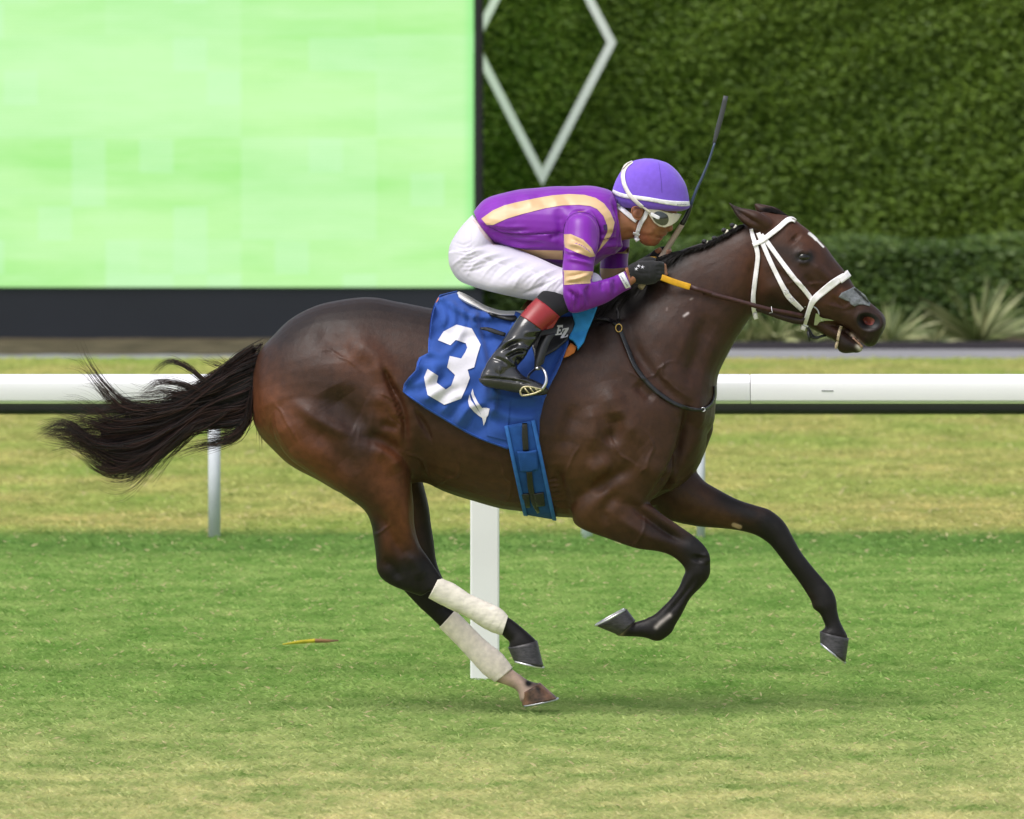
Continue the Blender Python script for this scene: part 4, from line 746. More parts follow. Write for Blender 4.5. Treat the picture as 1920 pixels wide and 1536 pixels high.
# straps of the buckle end laid across the boot top
v, f = tube([at(*BOT(q[0], q[1]), q[2]) for q in ((815,915,-.338),(862,905,-.350),(912,950,-.372),(938,1030,-.385),(930,1110,-.39),(880,1195,-.39))], [.004, .0052, .0055, .0055, .006, .006], 10, 4)
v2, f2 = tube([at(*BOT(q[0], q[1]), q[2]) for q in ((815,915,-.338),(770,940,-.325),(722,985,-.305),(690,1060,-.30),(680,1200,-.30),(700,1230,-.30))], .005, 10, 4)
v3, f3 = ball(at(*BOT(825,915), -.34), (.011, .008, .007)); vv, ff, _ = join((v, f), (v2, f2), (v3, f3)); si = mk('stirrup_iron', vv, ff, M_STEEL, sad)
M_TREAD = mat('tread', (.45, .40, .24), .4, .5, metal=.6); v, f = tube([at(*BOT(q[0], q[1]), -.395) for q in ((600,1200),(640,1160),(720,1155),(800,1172),(872,1195),(800,1235),(700,1262),(620,1268),(600,1235),(600,1200))], .0035, 8, 4); 
bars = [tube([at(*BOT(*a), -.395), at(*BOT(*b_), -.395)], .003, 6, 1) for a, b_ in (((650,1165),(720,1255)), ((720,1160),(780,1240)), ((790,1175),(835,1215)))]
vv, ff, _ = join((v, f), *bars); mk('tread', vv, ff, M_TREAD, sad).parent = si; 
v, f = loft(BOT, [(600,1215,610,1275,.03),(750,1225,755,1275,.04),(880,1205,890,1265,.045),(955,1205,958,1235,.02)], 16, 3, Y=-.345); mk('tread_pad', v, f, M_BLEATH, sad).parent = si
# breastplate
brp = thing('breastplate', tuple(at(1330, 760, 0)), 'thin black leather breastplate strap looping round the chest of the horse', 'harness')
for L_, w_ in (([(120,372),(220,366),(340,358),(430,368),(488,402)], [9, 8, 7, 6, 5.5]), ([(484,270),(486,330),(492,395)], [4, 5, 5]), ([(498,425),(540,530),(590,645),(680,755),(790,838),(880,874),(965,886),(1015,862),(1042,815),(1046,750)], [7, 7.5, 7.5, 7.5, 7, 6.5, 6, 5, 4.5, 4])):
    v, f = strap(R8, L_, w_, BX, .006, -.05, 2.5); pair('strap', (v, f), M_BLEATH, brp, .004)
c = at(*R8(492, 415), hitY(BX, *R8(492, 415), -.1)-.014); v, f = tube([c+[.011*math.cos(a), 0, .014*math.sin(a)] for a in np.linspace(0, 2*math.pi, 17)], .0022, 6, 1); mk('ring', v, f, M_GOLD, brp)
c = at(*R8(978, 885), hitY(BX, *R8(978, 885), -.1)-.012); v, f = tube([c+[.007*math.cos(a), 0, .007*math.sin(a)] for a in np.linspace(0, 2*math.pi, 13)], .0022, 6, 1); mk('buckle', v, f, M_STEEL, brp)
# bandages
def bandage_mat():
    m = mat('bandage', (.76, .70, .61), .9, .1, var=.14, vs=20, bump=.6, bs=60, stretch=(1.3, .3, 3), bdist=.0015); return m
M_BG = bandage_mat(); M_BG2 = mat('dirty_bandage', (.88, .77, .68), .9, .1, var=.1, vs=16, bump=.6, bs=60, stretch=(3, .3, 3), bdist=.002)
def ripple(vf, n, turns, a):
    v, f = vf; m = (len(v)-2)//n; w_ = v[:m*n].reshape(m, n, 3); c = w_.mean(1, keepdims=True); i = np.arange(m)[:, None]/m; t = np.arange(n)[None]/n*2*np.pi; s_ = (((i*turns+t/(2*np.pi)) % 1.0)**.6)[..., None]; w_ = c+(w_-c)*(1+a*(s_-.5)); v[:m*n] = w_.reshape(-1, 3); return v, f
v, f = ripple(loft(R6, cannon_nh[:6], 24, 16, inf=.004), 24, 7, .028); o = mk('leg_bandage', v, f, M_BG, loc=tuple(v.mean(0))); tag(o, 'cleaner white bandage on the hind cannon nearer the camera', 'bandage', 'bandages on the hind legs')
v, f = ripple(loft(R6, cannon_fh[1:6], 24, 16, inf=.004), 24, 8, .03); o = mk('leg_bandage', v, f, M_BG2, loc=tuple(v.mean(0))); tag(o, 'stained pinkish bandage on the hind leg trailing lower', 'bandage', 'bandages on the hind legs')
# nose strip
v, f = drape(R3, [(1352,852),(1400,890),(1450,930),(1498,1002),(1492,1030),(1430,1014),(1390,1016),(1355,1032),(1320,1010),(1310,988),(1270,975),(1210,946),(1238,908),(1300,880)], BV, .0015, 3, -.05); v = np.vstack([v]); o = solid(mk('nose_strip', v, f, mat('grey_tape', (.15, .16, .17), .8, .2, var=.25, vs=90, bump=.5, bs=150), loc=tuple(v.mean(0))), .001); tag(o, 'grey adhesive strip stuck across the nose of the horse', 'nose strip')
# bridle
bri = thing('bridle', tuple(at(1440, 420, 0)), 'white racing bridle with steel bit and brown reins on the horse head', 'bridle')
M_BW = mat('white_strap', (.82, .78, .80), .45, .5, var=.05, vs=60); M_REIN = mat('brown_rein', (.036, .010, .008), .5, .4, var=.3, vs=80); M_YG = mat('yellow_grip', (.70, .36, .015), .55, .4, bump=.8, bs=500, var=.1)
def bstrap(name, line, w_, off, m=M_BW, mirror=True, fr=R3, par=bri, th=.002, Ya=-.03):
    v, f = strap(fr, line, w_, BV, off, Ya, 2.5)
    if mirror: return pair(name, (v, f), m, par, th)[0]
    return solid(mk(name, v, f, m, par), th)
bstrap('throat_latch', [(425,332),(440,400),(468,490),(484,580),(472,700),(455,830),(442,960),(450,1070),(470,1145)], [6, 8, 8.5, 8.5, 8.5, 8.5, 8.5, 8.5, 7.5], .004)
bstrap('cheek_strap', [(488,368),(530,470),(590,610),(650,735),(720,870),(770,950),(885,1062)], [8, 8.5, 8.5, 8.5, 9.5, 10.5, 8], .0055)
bstrap('noseband_strap', [(515,385),(560,440),(670,590),(790,750),(890,865),(975,975)], [7.5, 8.5, 8.5, 8.5, 8.5, 8.5], .004)
bstrap('browband', [(440,478),(520,440),(580,395),(670,325),(745,260),(790,247),(826,262)], [8, 9, 9.5, 9.5, 9.5, 8.5, 7], .008)
v, f = band(BV, R3, (1307,730), (980,949), .0245, -62, 62, n=40, off=.0092, rows=5); solid(mk('noseband', v, f, M_BW, bri), .002)
bstrap('noseband', [(1262,757),(1205,793),(1150,832),(1060,905),(985,975),(950,1050),(918,1150),(890,1245)], [12, 13, 14, 13.5, 12, 9, 8.5, 8], .008)
for q in ((790,975),(745,900)): c = at(*R3(*q), hitY(BV, *R3(*q), -.08)-.014); v, f = tube([c+a for a in np.array([(-.009, 0, .004), (.004, 0, .009), (.009, 0, -.003), (-.004, 0, -.009), (-.009, 0, .004)])], .0014, 6, 1); mk('buckle', v, f, M_STEEL, bri)
ph_ = [(545,285),(620,262),(700,290),(750,345),(765,405),(720,560),(660,585)]; yb = hitY(BV, *BIT(620, 430), -.07)-.016
v, f = tube([at(*BIT(*q), yb) for q in ph_[:5]], .003, 8, 4); v2, f2 = tube([at(*BIT(*q), yb) for q in ((468,470),(490,520),(540,562),(605,580))], .003, 8, 4)
v3, f3 = drape(BIT, [(718,380),(765,400),(775,430),(830,455),(920,470),(995,492),(900,492),(830,492),(770,515),(735,560),(690,560),(700,470)], BV, .012, 2.5, -.06); vv, ff, _ = join((v, f), (v2, f2), (v3, f3)); bt = mk('bit', vv*1, ff, M_STEEL, bri)
vm, fm = join((v, f), (v2, f2))[:2]; mk('bit', vm*[1, -1, 1], [q[::-1] for q in fm], M_STEEL, bri); v, f = tube([at(*BIT(790,480), -.06), at(*BIT(900,500), 0), at(*BIT(790,480), .06)], .005, 8, 3); mk('bit_bar', v, f, M_STEEL, bri).parent = bt
v, f = tube([at(*BIT(*q[:2]), q[2]) for q in ((590,590,-.062),(615,660,-.06),(640,735,-.055),(720,755,-.045),(800,725,-.03),(860,715,-.01),(860,712,.02),(700,740,.05),(600,600,.06))], .0045, 8, 4); mk('chin_strap', v, f, M_BLEATH, bri)
v, f = tube([at(*BIT(600,650), -.064), at(*BIT(625,800), -.062)], .005, 8, 1); mk('chin_strap_end', v, f, M_BLEATH, bri)
v, f = strap(BIT, [(1098,570),(1075,640),(1055,720),(1048,790)], [5.5, 5.5, 5, 4.5], BV, .006, -.03); pair('tongue_tie', (v, f), mat('cotton_tape', (.45, .36, .24), .9, .1, var=.3, vs=100), bri, .002); v, f = tube([at(*BIT(1050,800), -.03), at(*BIT(1030,850), -.028), at(*BIT(1015,915), -.03)], [.004, .006, .003], 8, 3); mk('tape_end', v, f, mat('cotton_tape'), bri)
# reins
def rein(side):
    q = [((*HM(838,540), -.135)), ((*HM(1000,600), -.128)), ((*HM(1165,650), -.123))]; r_ = [((*HM(1165,650), -.123)), ((*HM(1500,752), -.122)), ((*R3(0,905), -.122)), ((*R3(250,968), -.123)), ((*R3(450,1022), -.124)), ((*R3(620,1066), -.118)), ((*R3(780,1095), -.105)), ((*R3(890,1120), -.088))]
    s = 1 if side == 'near' else -1
    a = [at(x, y, Y)*[1, s, 1] for x, y, Y in q]; b_ = [at(x, y, Y)*[1, s, 1] for x, y, Y in r_]
    o = ribbon3(b_, [.0165, .0165, .0165, .0165, .0165, .017, .018, .017], (.28, 0, .96), M_REIN, 'rein', bri, .004)
    g_ = ribbon3(a, [.022, .0225, .022], (.3, 0, .95), M_YG, 'rein_grip', bri, .008); g_.parent = o; bev(g_, .003)
    for c_, w_ in (((590,1060), .018),): c = at(*R3(*c_), -.122)*[1, s, 1]; v, f = tube([c+np.array(k_) for k_ in ((.006, -.006*s, .012), (.01, -.006*s, -.01), (-.002, -.006*s, -.012))], .0014, 6, 1); mk('rein_buckle', v, f, M_STEEL, bri).parent = o
rein('near'); rein('far')
ribbon3([at(*R3(470,1050), -.112), at(*R3(650,1110), -.105), at(*R3(800,1150), -.095), at(*R3(900,1165), -.085)], [.014, .02, .027, .024], (.28, 0, .96), mat('dark_leather', (.022, .009, .008), .5, .4), 'rein_billet', bri, .003)
v, f = tube([at(*HND(660,525), -.06), at(*HND(760,500), -.03), at(*HND(880,505), .0), at(*HND(1000,540), .02)], .008, 8, 3, flat=.5); mk('rein_loop', v, f, M_YG, bri)
# ================================================================ JOCKEY
torso = [(258,452,330,600,.10),(262,440,400,680,.125),(335,368,490,715,.14),(450,318,610,765,.15),(600,289,730,805,.16),(780,273,860,845,.17),(960,265,980,870,.178),(1100,263,1090,860,.18),(1190,276,1190,800,.17),(1250,298,1275,745,.13),(1290,340,1320,690,.09)]
arm_n = [(965,450,1110,440,.05,-.15),(928,500,1145,495,.068,-.17),(908,600,1170,600,.07,-.195),(911,700,1158,705,.064,-.22),(904,800,1134,805,.06,-.24),(902,880,1122,880,.056,-.255),(904,975,1112,950,.052,-.265),(912,1075,1130,955,.05,-.268),(955,1175,1150,950,.047,-.26),(1075,1162,1190,940,.045,-.24),(1200,1112,1250,922,.042,-.215),(1300,1055,1310,897,.038,-.185),(1398,1002,1352,878,.036,-.16)]
arm_f = [(1120,470,1290,450,.06,.15),(1150,560,1400,580,.068,.18),(1178,660,1388,655,.064,.19),(1174,760,1376,755,.06,.195),(1172,860,1372,855,.055,.195),(1180,950,1370,930,.05,.19),(1230,1020,1390,920,.045,.18),(1340,1000,1440,880,.04,.15),(1450,940,1500,830,.035,.11),(1530,880,1555,780,.03,.075)]
pelvis = [(252,470,420,680,.12),(170,560,425,740,.15),(98,670,430,850,.16),(80,760,470,920,.15),(100,850,560,960,.12)]
def thigh(s): return [(78,740,400,680,.085,s*.075),(88,840,520,700,.09,s*.085),(150,940,640,742,.09,s*.10),(260,990,740,785,.085,s*.13),(400,1030,820,822,.08,s*.16),(540,1062,890,850,.073,s*.17),(660,1085,960,868,.066,s*.185),(760,1100,1050,880,.062,s*.195),(860,1105,1140,890,.058,s*.20),(960,1090,1185,930,.052,s*.20),(1020,1060,1196,980,.04,s*.20)]
def shank(s): return [(1000,0,1200,80,.045,s*.205),(972,20,1160,140,.048,s*.235),(925,68,1080,188,.048,s*.27),(825,180,966,278,.047,s*.305),(760,270,925,345,.045,s*.32),(695,365,880,400,.042,s*.33),(640,440,850,455,.038,s*.335),(600,500,810,500,.036,s*.34),(585,560,790,530,.036,s*.34)]
def foot(s): return [(560,575,562,618,.02,s*.34),(585,530,590,645,.032,s*.34),(640,490,650,660,.036,s*.34),(710,478,715,668,.036,s*.34),(775,500,780,676,.038,s*.342),(840,572,840,690,.042,s*.345),(905,600,905,698,.045,s*.347),(965,628,965,700,.042,s*.347),(1002,660,1005,692,.02,s*.345)]
neckj = [(1200,340,1250,700,.075),(1275,400,1320,662,.062),(1340,400,1370,650,.056),(1420,430,1440,640,.052)]
headj = [(430,200,800,200,.055),(340,320,960,320,.072),(300,450,1000,450,.077),(290,580,1010,580,.078),(305,690,985,690,.077),(330,760,958,760,.075),(350,800,925,805,.074),(370,850,888,850,.073),(400,900,880,905,.071,0,.0),(425,950,862,955,.068),(440,985,838,990,.065),(455,1010,836,1012,.061),(470,1030,828,1030,.056),(478,1050,790,1052,.053),(485,1068,786,1070,.05),(495,1085,776,1086,.047),(505,1100,756,1102,.043),(530,1130,738,1132,.036),(580,1158,695,1160,.022)]
nose = [(830,840,890,842,.010),(835,890,903,895,.013),(835,935,908,940,.016),(835,965,905,968,.020),(835,985,878,990,.016)]
headj = [(*s[:4], s[4], 0.0) for s in headj]; nose = [(*s, 0.0) for s in nose]
def T(fr, pts, r, n=12): return tube([at(*fr(p[0], p[1]), p[2]) for p in pts], r, n, 3)
palm_n = [(230,690,330,970,.021,-.15),(330,660,400,960,.021,-.135),(440,600,470,980,.024,-.13),(560,575,590,1000,.026,-.128),(700,572,720,1000,.027,-.126),(830,565,850,975,.024,-.122),(900,590,915,930,.018,-.118)]
def fingers_n(e=0): return [T(HND, [(820,y,-.125),(930,y-3,-.130),(1015,y+8+k*3,-.118)], .0098+e) for k, y in enumerate((625,705,785,865))]
def tips_n(): return [T(HND, [(1000,y+5,-.120),(1030,y+10+k*3,-.114),(1060+k*12 if k < 3 else 1050,y+25,-.098),(1020,y+35,-.080),(950,y+30,-.075)], [.006, .0078, .0080, .0078, .006]) for k, y in enumerate((625,705,785,865))]
thumb_n = lambda e=0: T(HND, [(520,640,-.11),(640,560,-.10),(760,535,-.092),(860,550,-.088)], [.014+e, .012+e, .0105+e, .008+e])
palm_f = [(560,520,620,820,.03,.10),(640,470,720,760,.028,.085),(760,400,850,680,.026,.065),(860,320,960,610,.024,.052),(960,290,1050,560,.02,.045)]
def fingers_f(e=0, tip=True):
    r = []
    for k, (x, y) in enumerate(((1085,300),(1060,385),(1020,470),(985,545))):
        pts = [(x-120,y+10,.052),(x+10,y-5,.056)]; rr = [.0095+e, .0095+e]
        if tip: pts += [(x+68,y+20,.034),(x+62,y+38,.008),(x+10,y+42,-.004)]; rr += [.0088, .0082, .0065]
        r.append(T(HND, pts, rr))
    return r
SK = []
I = -.020
SK += [loft(R1, torso, 28, 4, I), loft(R1, arm_n, 22, 4, I), loft(R1, arm_f, 22, 4, I), loft(R1, pelvis, 28, 4, I), loft(R1, neckj, 24, 4), loft(R2, headj, 36, 3), loft(R2, nose, 14, 4)]
for s in (-1, 1): SK += [loft(R1, thigh(s), 24, 4, I), loft(R4, shank(s), 22, 4, -.012), loft(R4, foot(s), 20, 4, -.012)]
SK += [loft(HND, palm_n, 22, 4), thumb_n(), T(R1, [(1300,985,-.165),(1385,942,-.150),(1430,915,-.130)], [.024, .019, .014])]+fingers_n()+tips_n()
SK += [loft(HND, palm_f, 20, 4), T(HND, [(800,470,.05),(900,350,.035),(985,300,.025)], [.012, .011, .009])]+fingers_f()+[T(R1, [(1480,880,.10),(1540,820,.08),(1600,780,.06)], [.026, .024, .022])]
jv, jf, jn = remesh(SK, .0038, 2)
sj = [(R2, [(640,960),(740,940),(830,935)], 3.5, .003, 'n'), (R2, [(770,1052),(720,1062),(690,1070)], 1.3, -.0035, 'b'), (R2, [(800,1030),(740,1040)], 1.6, .0015, 'b'), (R2, [(770,1078),(720,1085)], 1.6, .0018, 'b'), (R2, [(850,975),(835,945),(850,925)], 1.8, -.003, 'b'), (R2, [(700,1010),(640,1060)], 3, -.0025, 'b'), (R2, [(560,1120),(480,1050),(440,900)], 3, .003, 'b'), (R2, [(290,1040),(400,1000),(470,1080)], 4, -.004, 'b'), (R2, [(870,980)], 1.2, -.003, 'b'), (R2, [(640,1000),(560,900),(560,860)], 5, -.003, 'n'), (R2, [(760,930),(850,900),(900,870)], 3, .003, 'b')]
jv = sculpt(jv, jn, sj)
skin = np.tile(np.array([.30, .125, .06]), (len(jv), 1)); jpx, jpy = proj(jv)
def sblend(c, fr, line, sig, k=1.):
    global skin; L_ = crom(P(fr, line), 4) if len(line) > 2 else P(fr, line); d = pdist(jpx, jpy, L_); w_ = np.clip(k*np.exp(-d*d/(2*sig*sig)), 0, 1)[:, None]; skin = skin*(1-w_)+np.array(c)*w_
sblend((.40, .12, .07), R2, [(640,1110),(560,1060)], 7, .6); sblend((.33, .085, .06), R2, [(820,1030),(770,1045)], 1.6, .8); sblend((.35, .09, .065), R2, [(790,1075),(750,1080)], 1.8, .8); sblend((.12, .04, .03), R2, [(785,1055),(730,1062)], .9, .8); sblend((.2, .09, .05), R2, [(760,1000),(820,1005)], 3, .55); sblend((.2, .09, .05), R2, [(700,1130),(740,1110)], 4, .35)
sblend((.58, .30, .20), HND, [(1100,330),(1110,460),(1090,750)], 8, .6)
jock = thing('person', tuple(at(1000, 580, 0)), 'jockey in purple and gold silks crouched over the galloping horse, holding a whip', 'person')
M_SKIN = mat('skin', rough=.48, spec=.4, var=.07, vs=60, bump=.25, bs=600, attr='skin', bdist=.0005); M_SKIN.node_tree.nodes['Principled BSDF'].inputs['Subsurface Weight'].default_value = .12; M_SKIN.node_tree.nodes['Principled BSDF'].inputs['Subsurface Radius'].default_value = (.01, .004, .002)
JB = mk('body', jv, jf, M_SKIN, jock); setcol(JB.data, 'skin', skin); BJ = bvh_of(jv, jf)
# ear
c = at(*R2(478, 765), -.076)
v, f = loft(R2, [(430,700,520,690,.005,-.074),(412,730,548,720,.008,-.078),(412,780,550,775,.010,-.080),(432,820,530,820,.008,-.078),(455,842,505,842,.004,-.074)], 16, 4); o = mk('ear', v, f, M_SKIN, jock)
def earfin(o, s=1):
    co = np.array([x.co[:] for x in o.data.vertices])+OFF[o.name]; n_ = np.array([x.normal[:] for x in o.data.vertices]); 
    if s > 0: co = sculpt(co, n_, [(R2, [(490,730),(505,770),(480,810)], 3.2, -.006, 'n'), (R2, [(430,720),(425,780),(450,830)], 1.6, .002, 'n')]); o.data.vertices.foreach_set('co', (co-OFF[o.name]).ravel())
    qx, qy = proj(co); dd = np.hypot(qx-R2(488,770)[0], (qy-R2(488,770)[1])*.7); setcol(o.data, 'skin', np.array([.30, .115, .06])-np.exp(-dd*dd/40)[:, None]*np.array([.17, .075, .04]))
earfin(o); ve, fe = T(R2, [(520,838,-.080),(462,838,-.082),(430,795,-.086),(412,740,-.088),(428,700,-.088),(475,688,-.088),(525,704,-.086),(548,738,-.082)], .0026, 8); eh = mk('ear_rim', ve, fe, M_SKIN, jock); setcol(eh.data, 'skin', np.array([.34, .13, .065])); eh.parent = o
o = mk('ear', v*[1, -1, 1], [q[::-1] for q in f], M_SKIN, jock); earfin(o, -1)
# eyes
M_EW = mat('eye_white', (.7, .65, .6), .2, .6); M_IR = mat('iris', (.02, .01, .006), .1, .8)
for s in (-1, 1):
    c = at(*R2(868, 838), s*.03); v, f = ball(c, .0115); e_ = mk('eye', v, f, M_EW, jock); v, f = ball(c+[.006, 0, 0], .0065, 12, 8); mk('iris', v, f, M_IR, jock).parent = e_
# hair at the nape
v, f = strap(R2, [(345,700),(400,705),(430,760)], [12, 9, 3], BJ, .002, -.06); pair('hair', (v, f), mat('black_hair', (.01, .008, .007), .6, .3, bump=1, bs=300), jock, .003)
# ---- silks
M_PUR = mat('purple_silk', (.185, .012, .34), .40, .4, var=.08, vs=10, sheen=.1, bump=.15, bs=700, bdist=.0005); M_GLD = mat('gold_silk', (.60, .40, .22), .38, .45, var=.06, vs=12, sheen=.1, bump=.15, bs=700, bdist=.0005)
sv, sf, sn = remesh([loft(R1, torso, 36, 5), loft(R1, arm_n, 26, 5), loft(R1, arm_f, 26, 5), loft(R1, [(1225,300,1270,760,.12),(1270,330,1330,700,.085),(1296,380,1322,640,.066)], 28, 4)], .0042, 3)
wst = [(R1, [(905,640),(912,560),(945,490),(1010,452),(1090,462),(1150,520),(1178,600),(1172,680),(1138,765)], 2.2, -.005, 'n'), (R1, [(1140,440),(1170,560),(1160,720)], 9, -.003, 'n'),
 (R1, [(480,620),(700,612),(900,600)], 1.2, -.003, 'n'), (R1, [(930,1010),(1000,1080),(990,1180)], 3, -.005, 'n'), (R1, [(1020,1000),(1050,1080),(1040,1160)], 3, .004, 'n'), (R1, [(1100,970),(1080,1040),(1090,1130)], 2.5, -.004, 'n'), (R1, [(1180,945),(1190,1020)], 2.5, -.003, 'n'), (R1, [(1270,915),(1290,980),(1280,1040)], 3, -.004, 'n'), (R1, [(1230,930),(1240,1060)], 3, .003, 'n'),
 (R1, [(930,680),(1030,700),(1120,770)], 3, .005, 'n'), (R1, [(940,740),(1040,775),(1130,800)], 2.6, -.005, 'n'), (R1, [(915,790),(1000,800),(1110,830)], 2.5, .004, 'n'), (R1, [(960,640),(1050,690),(1110,740)], 2, -.004, 'n'), (R1, [(905,720),(960,745),(1040,750)], 2, .004, 'n'), (R1, [(920,950),(1010,930),(1090,900)], 2.3, .004, 'n'), (R1, [(920,920),(1000,905),(1080,890)], 1.8, -.003, 'n'), (R1, [(940,960),(1040,955)], 1.6, -.003, 'n'),
 (R1, [(290,450),(380,400),(500,360)], 5, -.003, 'n'), (R1, [(360,560),(480,620),(600,640)], 6, -.004, 'n'), (R1, [(400,640),(520,680),(700,700)], 4, .004, 'n'), (R1, [(300,500),(420,520),(560,540)], 8, .003, 'n'), (R1, [(870,430),(890,560),(880,700)], 6, -.005, 'n'), (R1, [(800,640),(880,620)], 4, -.004, 'n'),
 (R1, [(1210,420),(1260,540),(1200,680)], 6, .006, 'n'), (R1, [(1260,360),(1300,500),(1290,640)], 2.2, -.006, 'n'), (R1, [(1180,640),(1240,600),(1280,620)], 3, -.005, 'n'), (R1, [(1190,700),(1260,690),(1380,700)], 3, .005, 'n'), (R1, [(1190,800),(1280,790),(1370,800)], 2.4, -.004, 'n'), (R1, [(1200,760),(1290,750),(1370,762)], 2, .004, 'n'), (R1, [(1180,700),(1230,660),(1300,650)], 3, -.006, 'n')]
wst += [(R1, [(300+k*30,520+k*26),(460+k*30,560+k*22),(640+k*26,560+k*24)], 2.4, .0022*(-1)**k, 'n') for k in range(7)]+[(R1, [(420+k*90,300+(k%2)*20),(470+k*90,350),(500+k*95,430)], 5, .002*(-1)**k, 'n') for k in range(6)]+[(R1, [(965+k*24, 1020+(k % 2)*20), (972+k*22, 1100), (960+k*26, 1160)], 1.3, -.0022, 'n') for k in range(5)]
wst = [(a, b, c, d*2.3, e) for a, b, c, d, e in wst]; sv = sculpt(sv, sn, wst); sv = sv+sn*(.0016*np.sin(sv[:, 0]*31+sv[:, 2]*47)*np.sin(sv[:, 0]*19-sv[:, 2]*23+1))[:, None]
BS = bvh_of(sv, sf)
gold = [[(316,500),(400,440),(480,405),(560,384),(700,354),(830,331),(950,322),(1060,328),(1140,350),(1200,390),(1245,450),(1277,525),(1262,600),(1235,650),(1150,748),(1192,660),(1226,590),(1216,530),(1196,480),(1150,430),(1100,408),(1020,400),(900,404),(780,424),(620,464),(500,500),(400,546),(356,546)],
 [(478,700),(640,724),(800,727),(903,730),(903,796),(780,790),(640,752),(520,712)], [(912,612),(960,610),(1050,650),(1112,712),(1140,772),(1098,777),(1000,742),(912,704)], [(899,871),(1010,873),(1122,880),(1116,920),(1102,942),(1104,966),(1000,970),(903,979)], [(1280,748),(1340,738),(1382,700),(1381,742),(1360,752)], [(1172,857),(1270,860),(1374,850),(1372,868),(1300,905),(1180,940)]]
gp = [drape(R1, g_, BS, .0018, 2.2, -.1) for g_ in gold]; pieces = [(sv, sf, 0)]+[(a, b_, 1) for a, b_ in gp]+[(gp[0][0]*[1, -1, 1], [q[::-1] for q in gp[0][1]], 1)]
M_CUFF = mat('white_elastic', (.74, .73, .78), .7, .3); M_INK = mat('ink', (.03, .03, .06), .7); 
v, f, mi = join(*pieces); mk('silks', v, f, [M_PUR, M_GLD], jock, mi=mi)
v, f = drape(R1, [(1302,902),(1342,884),(1392,992),(1356,1004)], BS, .003, 2); cu = solid(mk('cuff_band', v, f, M_CUFF, jock), .001)
def text_mesh(txt, size, bold=.0):
    c_ = bpy.data.curves.new('t', 'FONT'); c_.body = txt; c_.size = size; c_.offset = bold; c_.resolution_u = 2; o = bpy.data.objects.new('t', c_); COL.objects.link(o)
    dg = bpy.context.evaluated_depsgraph_get(); me = bpy.data.meshes.new_from_object(o.evaluated_get(dg)); v = np.array([x.co[:] for x in me.vertices]); f = [tuple(p.vertices) for p in me.polygons]; bpy.data.objects.remove(o); return v, f
def text_on(txt, fr, p0, p1, hgt, bvh, off, m, name, parent, skew=0):
    v, f = text_mesh(txt, 1); w_ = v[:, 0].max(); a = np.array(fr(*p0)); b_ = np.array(fr(*p1)); u = (b_-a); L_ = np.linalg.norm(u); u /= L_; nn = np.array([u[1], -u[0]]); h_ = hgt/(fr(1, 0)[0]-fr(0, 0)[0])**-1
    q = a+u*(v[:, :1]/w_*L_)+nn*(v[:, 1:2]*hgt)+u*(skew*v[:, 1:2]*hgt); ys = np.array([hitY(bvh, x, y, -.1) for x, y in q]); W = at(q[:, 0], q[:, 1], ys-off); return mk(name, W, f, m, parent, False)
text_on("Jockeys' Guild", R1, (1316,912), (1366,990), 4.6, BS, .0052, M_INK, 'lettering', cu).parent = cu
v, f = drape(R1, [(1196,545),(1222,540),(1226,580),(1200,585)], BS, .004, 2); mk('badge', v, f, mat('dark_purple', (.04, .01, .10), .6), jock)
M_SEAM = mat('silk_seam', (.05, .004, .10), .6)
for L_ in ([(905,640),(912,560),(945,490),(1010,455),(1090,463),(1150,515),(1176,600),(1170,680),(1140,755)], [(372,560),(480,602),(640,612),(800,606),(902,600)], [(1262,305),(1300,420),(1318,560),(1308,640)]):
    v, f = strap(R1, L_, .8, BS, .0012, -.1, 1.5); mk('seam', v, f, M_SEAM, jock)
# ---- breeches
M_BRE = mat('white_breeches', (.58, .55, .64), .65, .25, var=.04, vs=9, bump=.25, bs=40, sheen=.1, stretch=(1, 1, 1.5), bdist=.002); M_BELT = mat('sheer_white', (.58, .47, .46), .6, .3)
bv_, bf, bn = remesh([loft(R1, pelvis, 32, 5)]+[loft(R1, thigh(s), 28, 5) for s in (-1, 1)], .0034, 5)
ws2 = [(R1, [(235,560),(232,660),(242,760)], 1.8, -.005, 'n'), (R1, [(250,760),(480,830),(700,880),(900,960)], 1.8, -.004, 'n'), (R1, [(300,560),(400,620),(440,690)], 4, -.006, 'n')]
for k in range(14): x = 95+k*56; ws2.append((R1, [(x, 850+k*15+(k % 3)*20), (x+60, 800+k*14), (x+150, 745+k*14), (x+270, 715+k*13+(k % 2)*20)], 1.8+.6*(k % 2), -.0040 if k % 2 else .0038, 'n'))
for k in range(8): ws2.append((R1, [(100+k*12, 660+k*32), (190+k*10, 690+k*26), (250+k*20, 650+k*26)], 1.7, -.0034, 'n'))
for k in range(7): ws2.append((R1, [(600+k*36, 1050-k*4), (700+k*28, 1000-k*8), (790+k*20, 960-k*12)], 1.5, -.003, 'n'))
ws2 = [(a, b, c*1.15, d*1.0, e) for a, b, c, d, e in ws2]; bv_ = sculpt(bv_, bn, ws2); BB = bvh_of(bv_, bf)
px, py = proj(bv_); fc = np.array([[px[list(q)].mean(), py[list(q)].mean()] for q in bf]); mi = np.where(inside(fc[:, 0], fc[:, 1], P(R1, [(250,505),(312,500),(380,560),(440,690),(405,692),(345,640),(290,560)])), 1, 0); mk('breeches', bv_, bf, [M_BRE, M_BELT], jock, mi=mi)
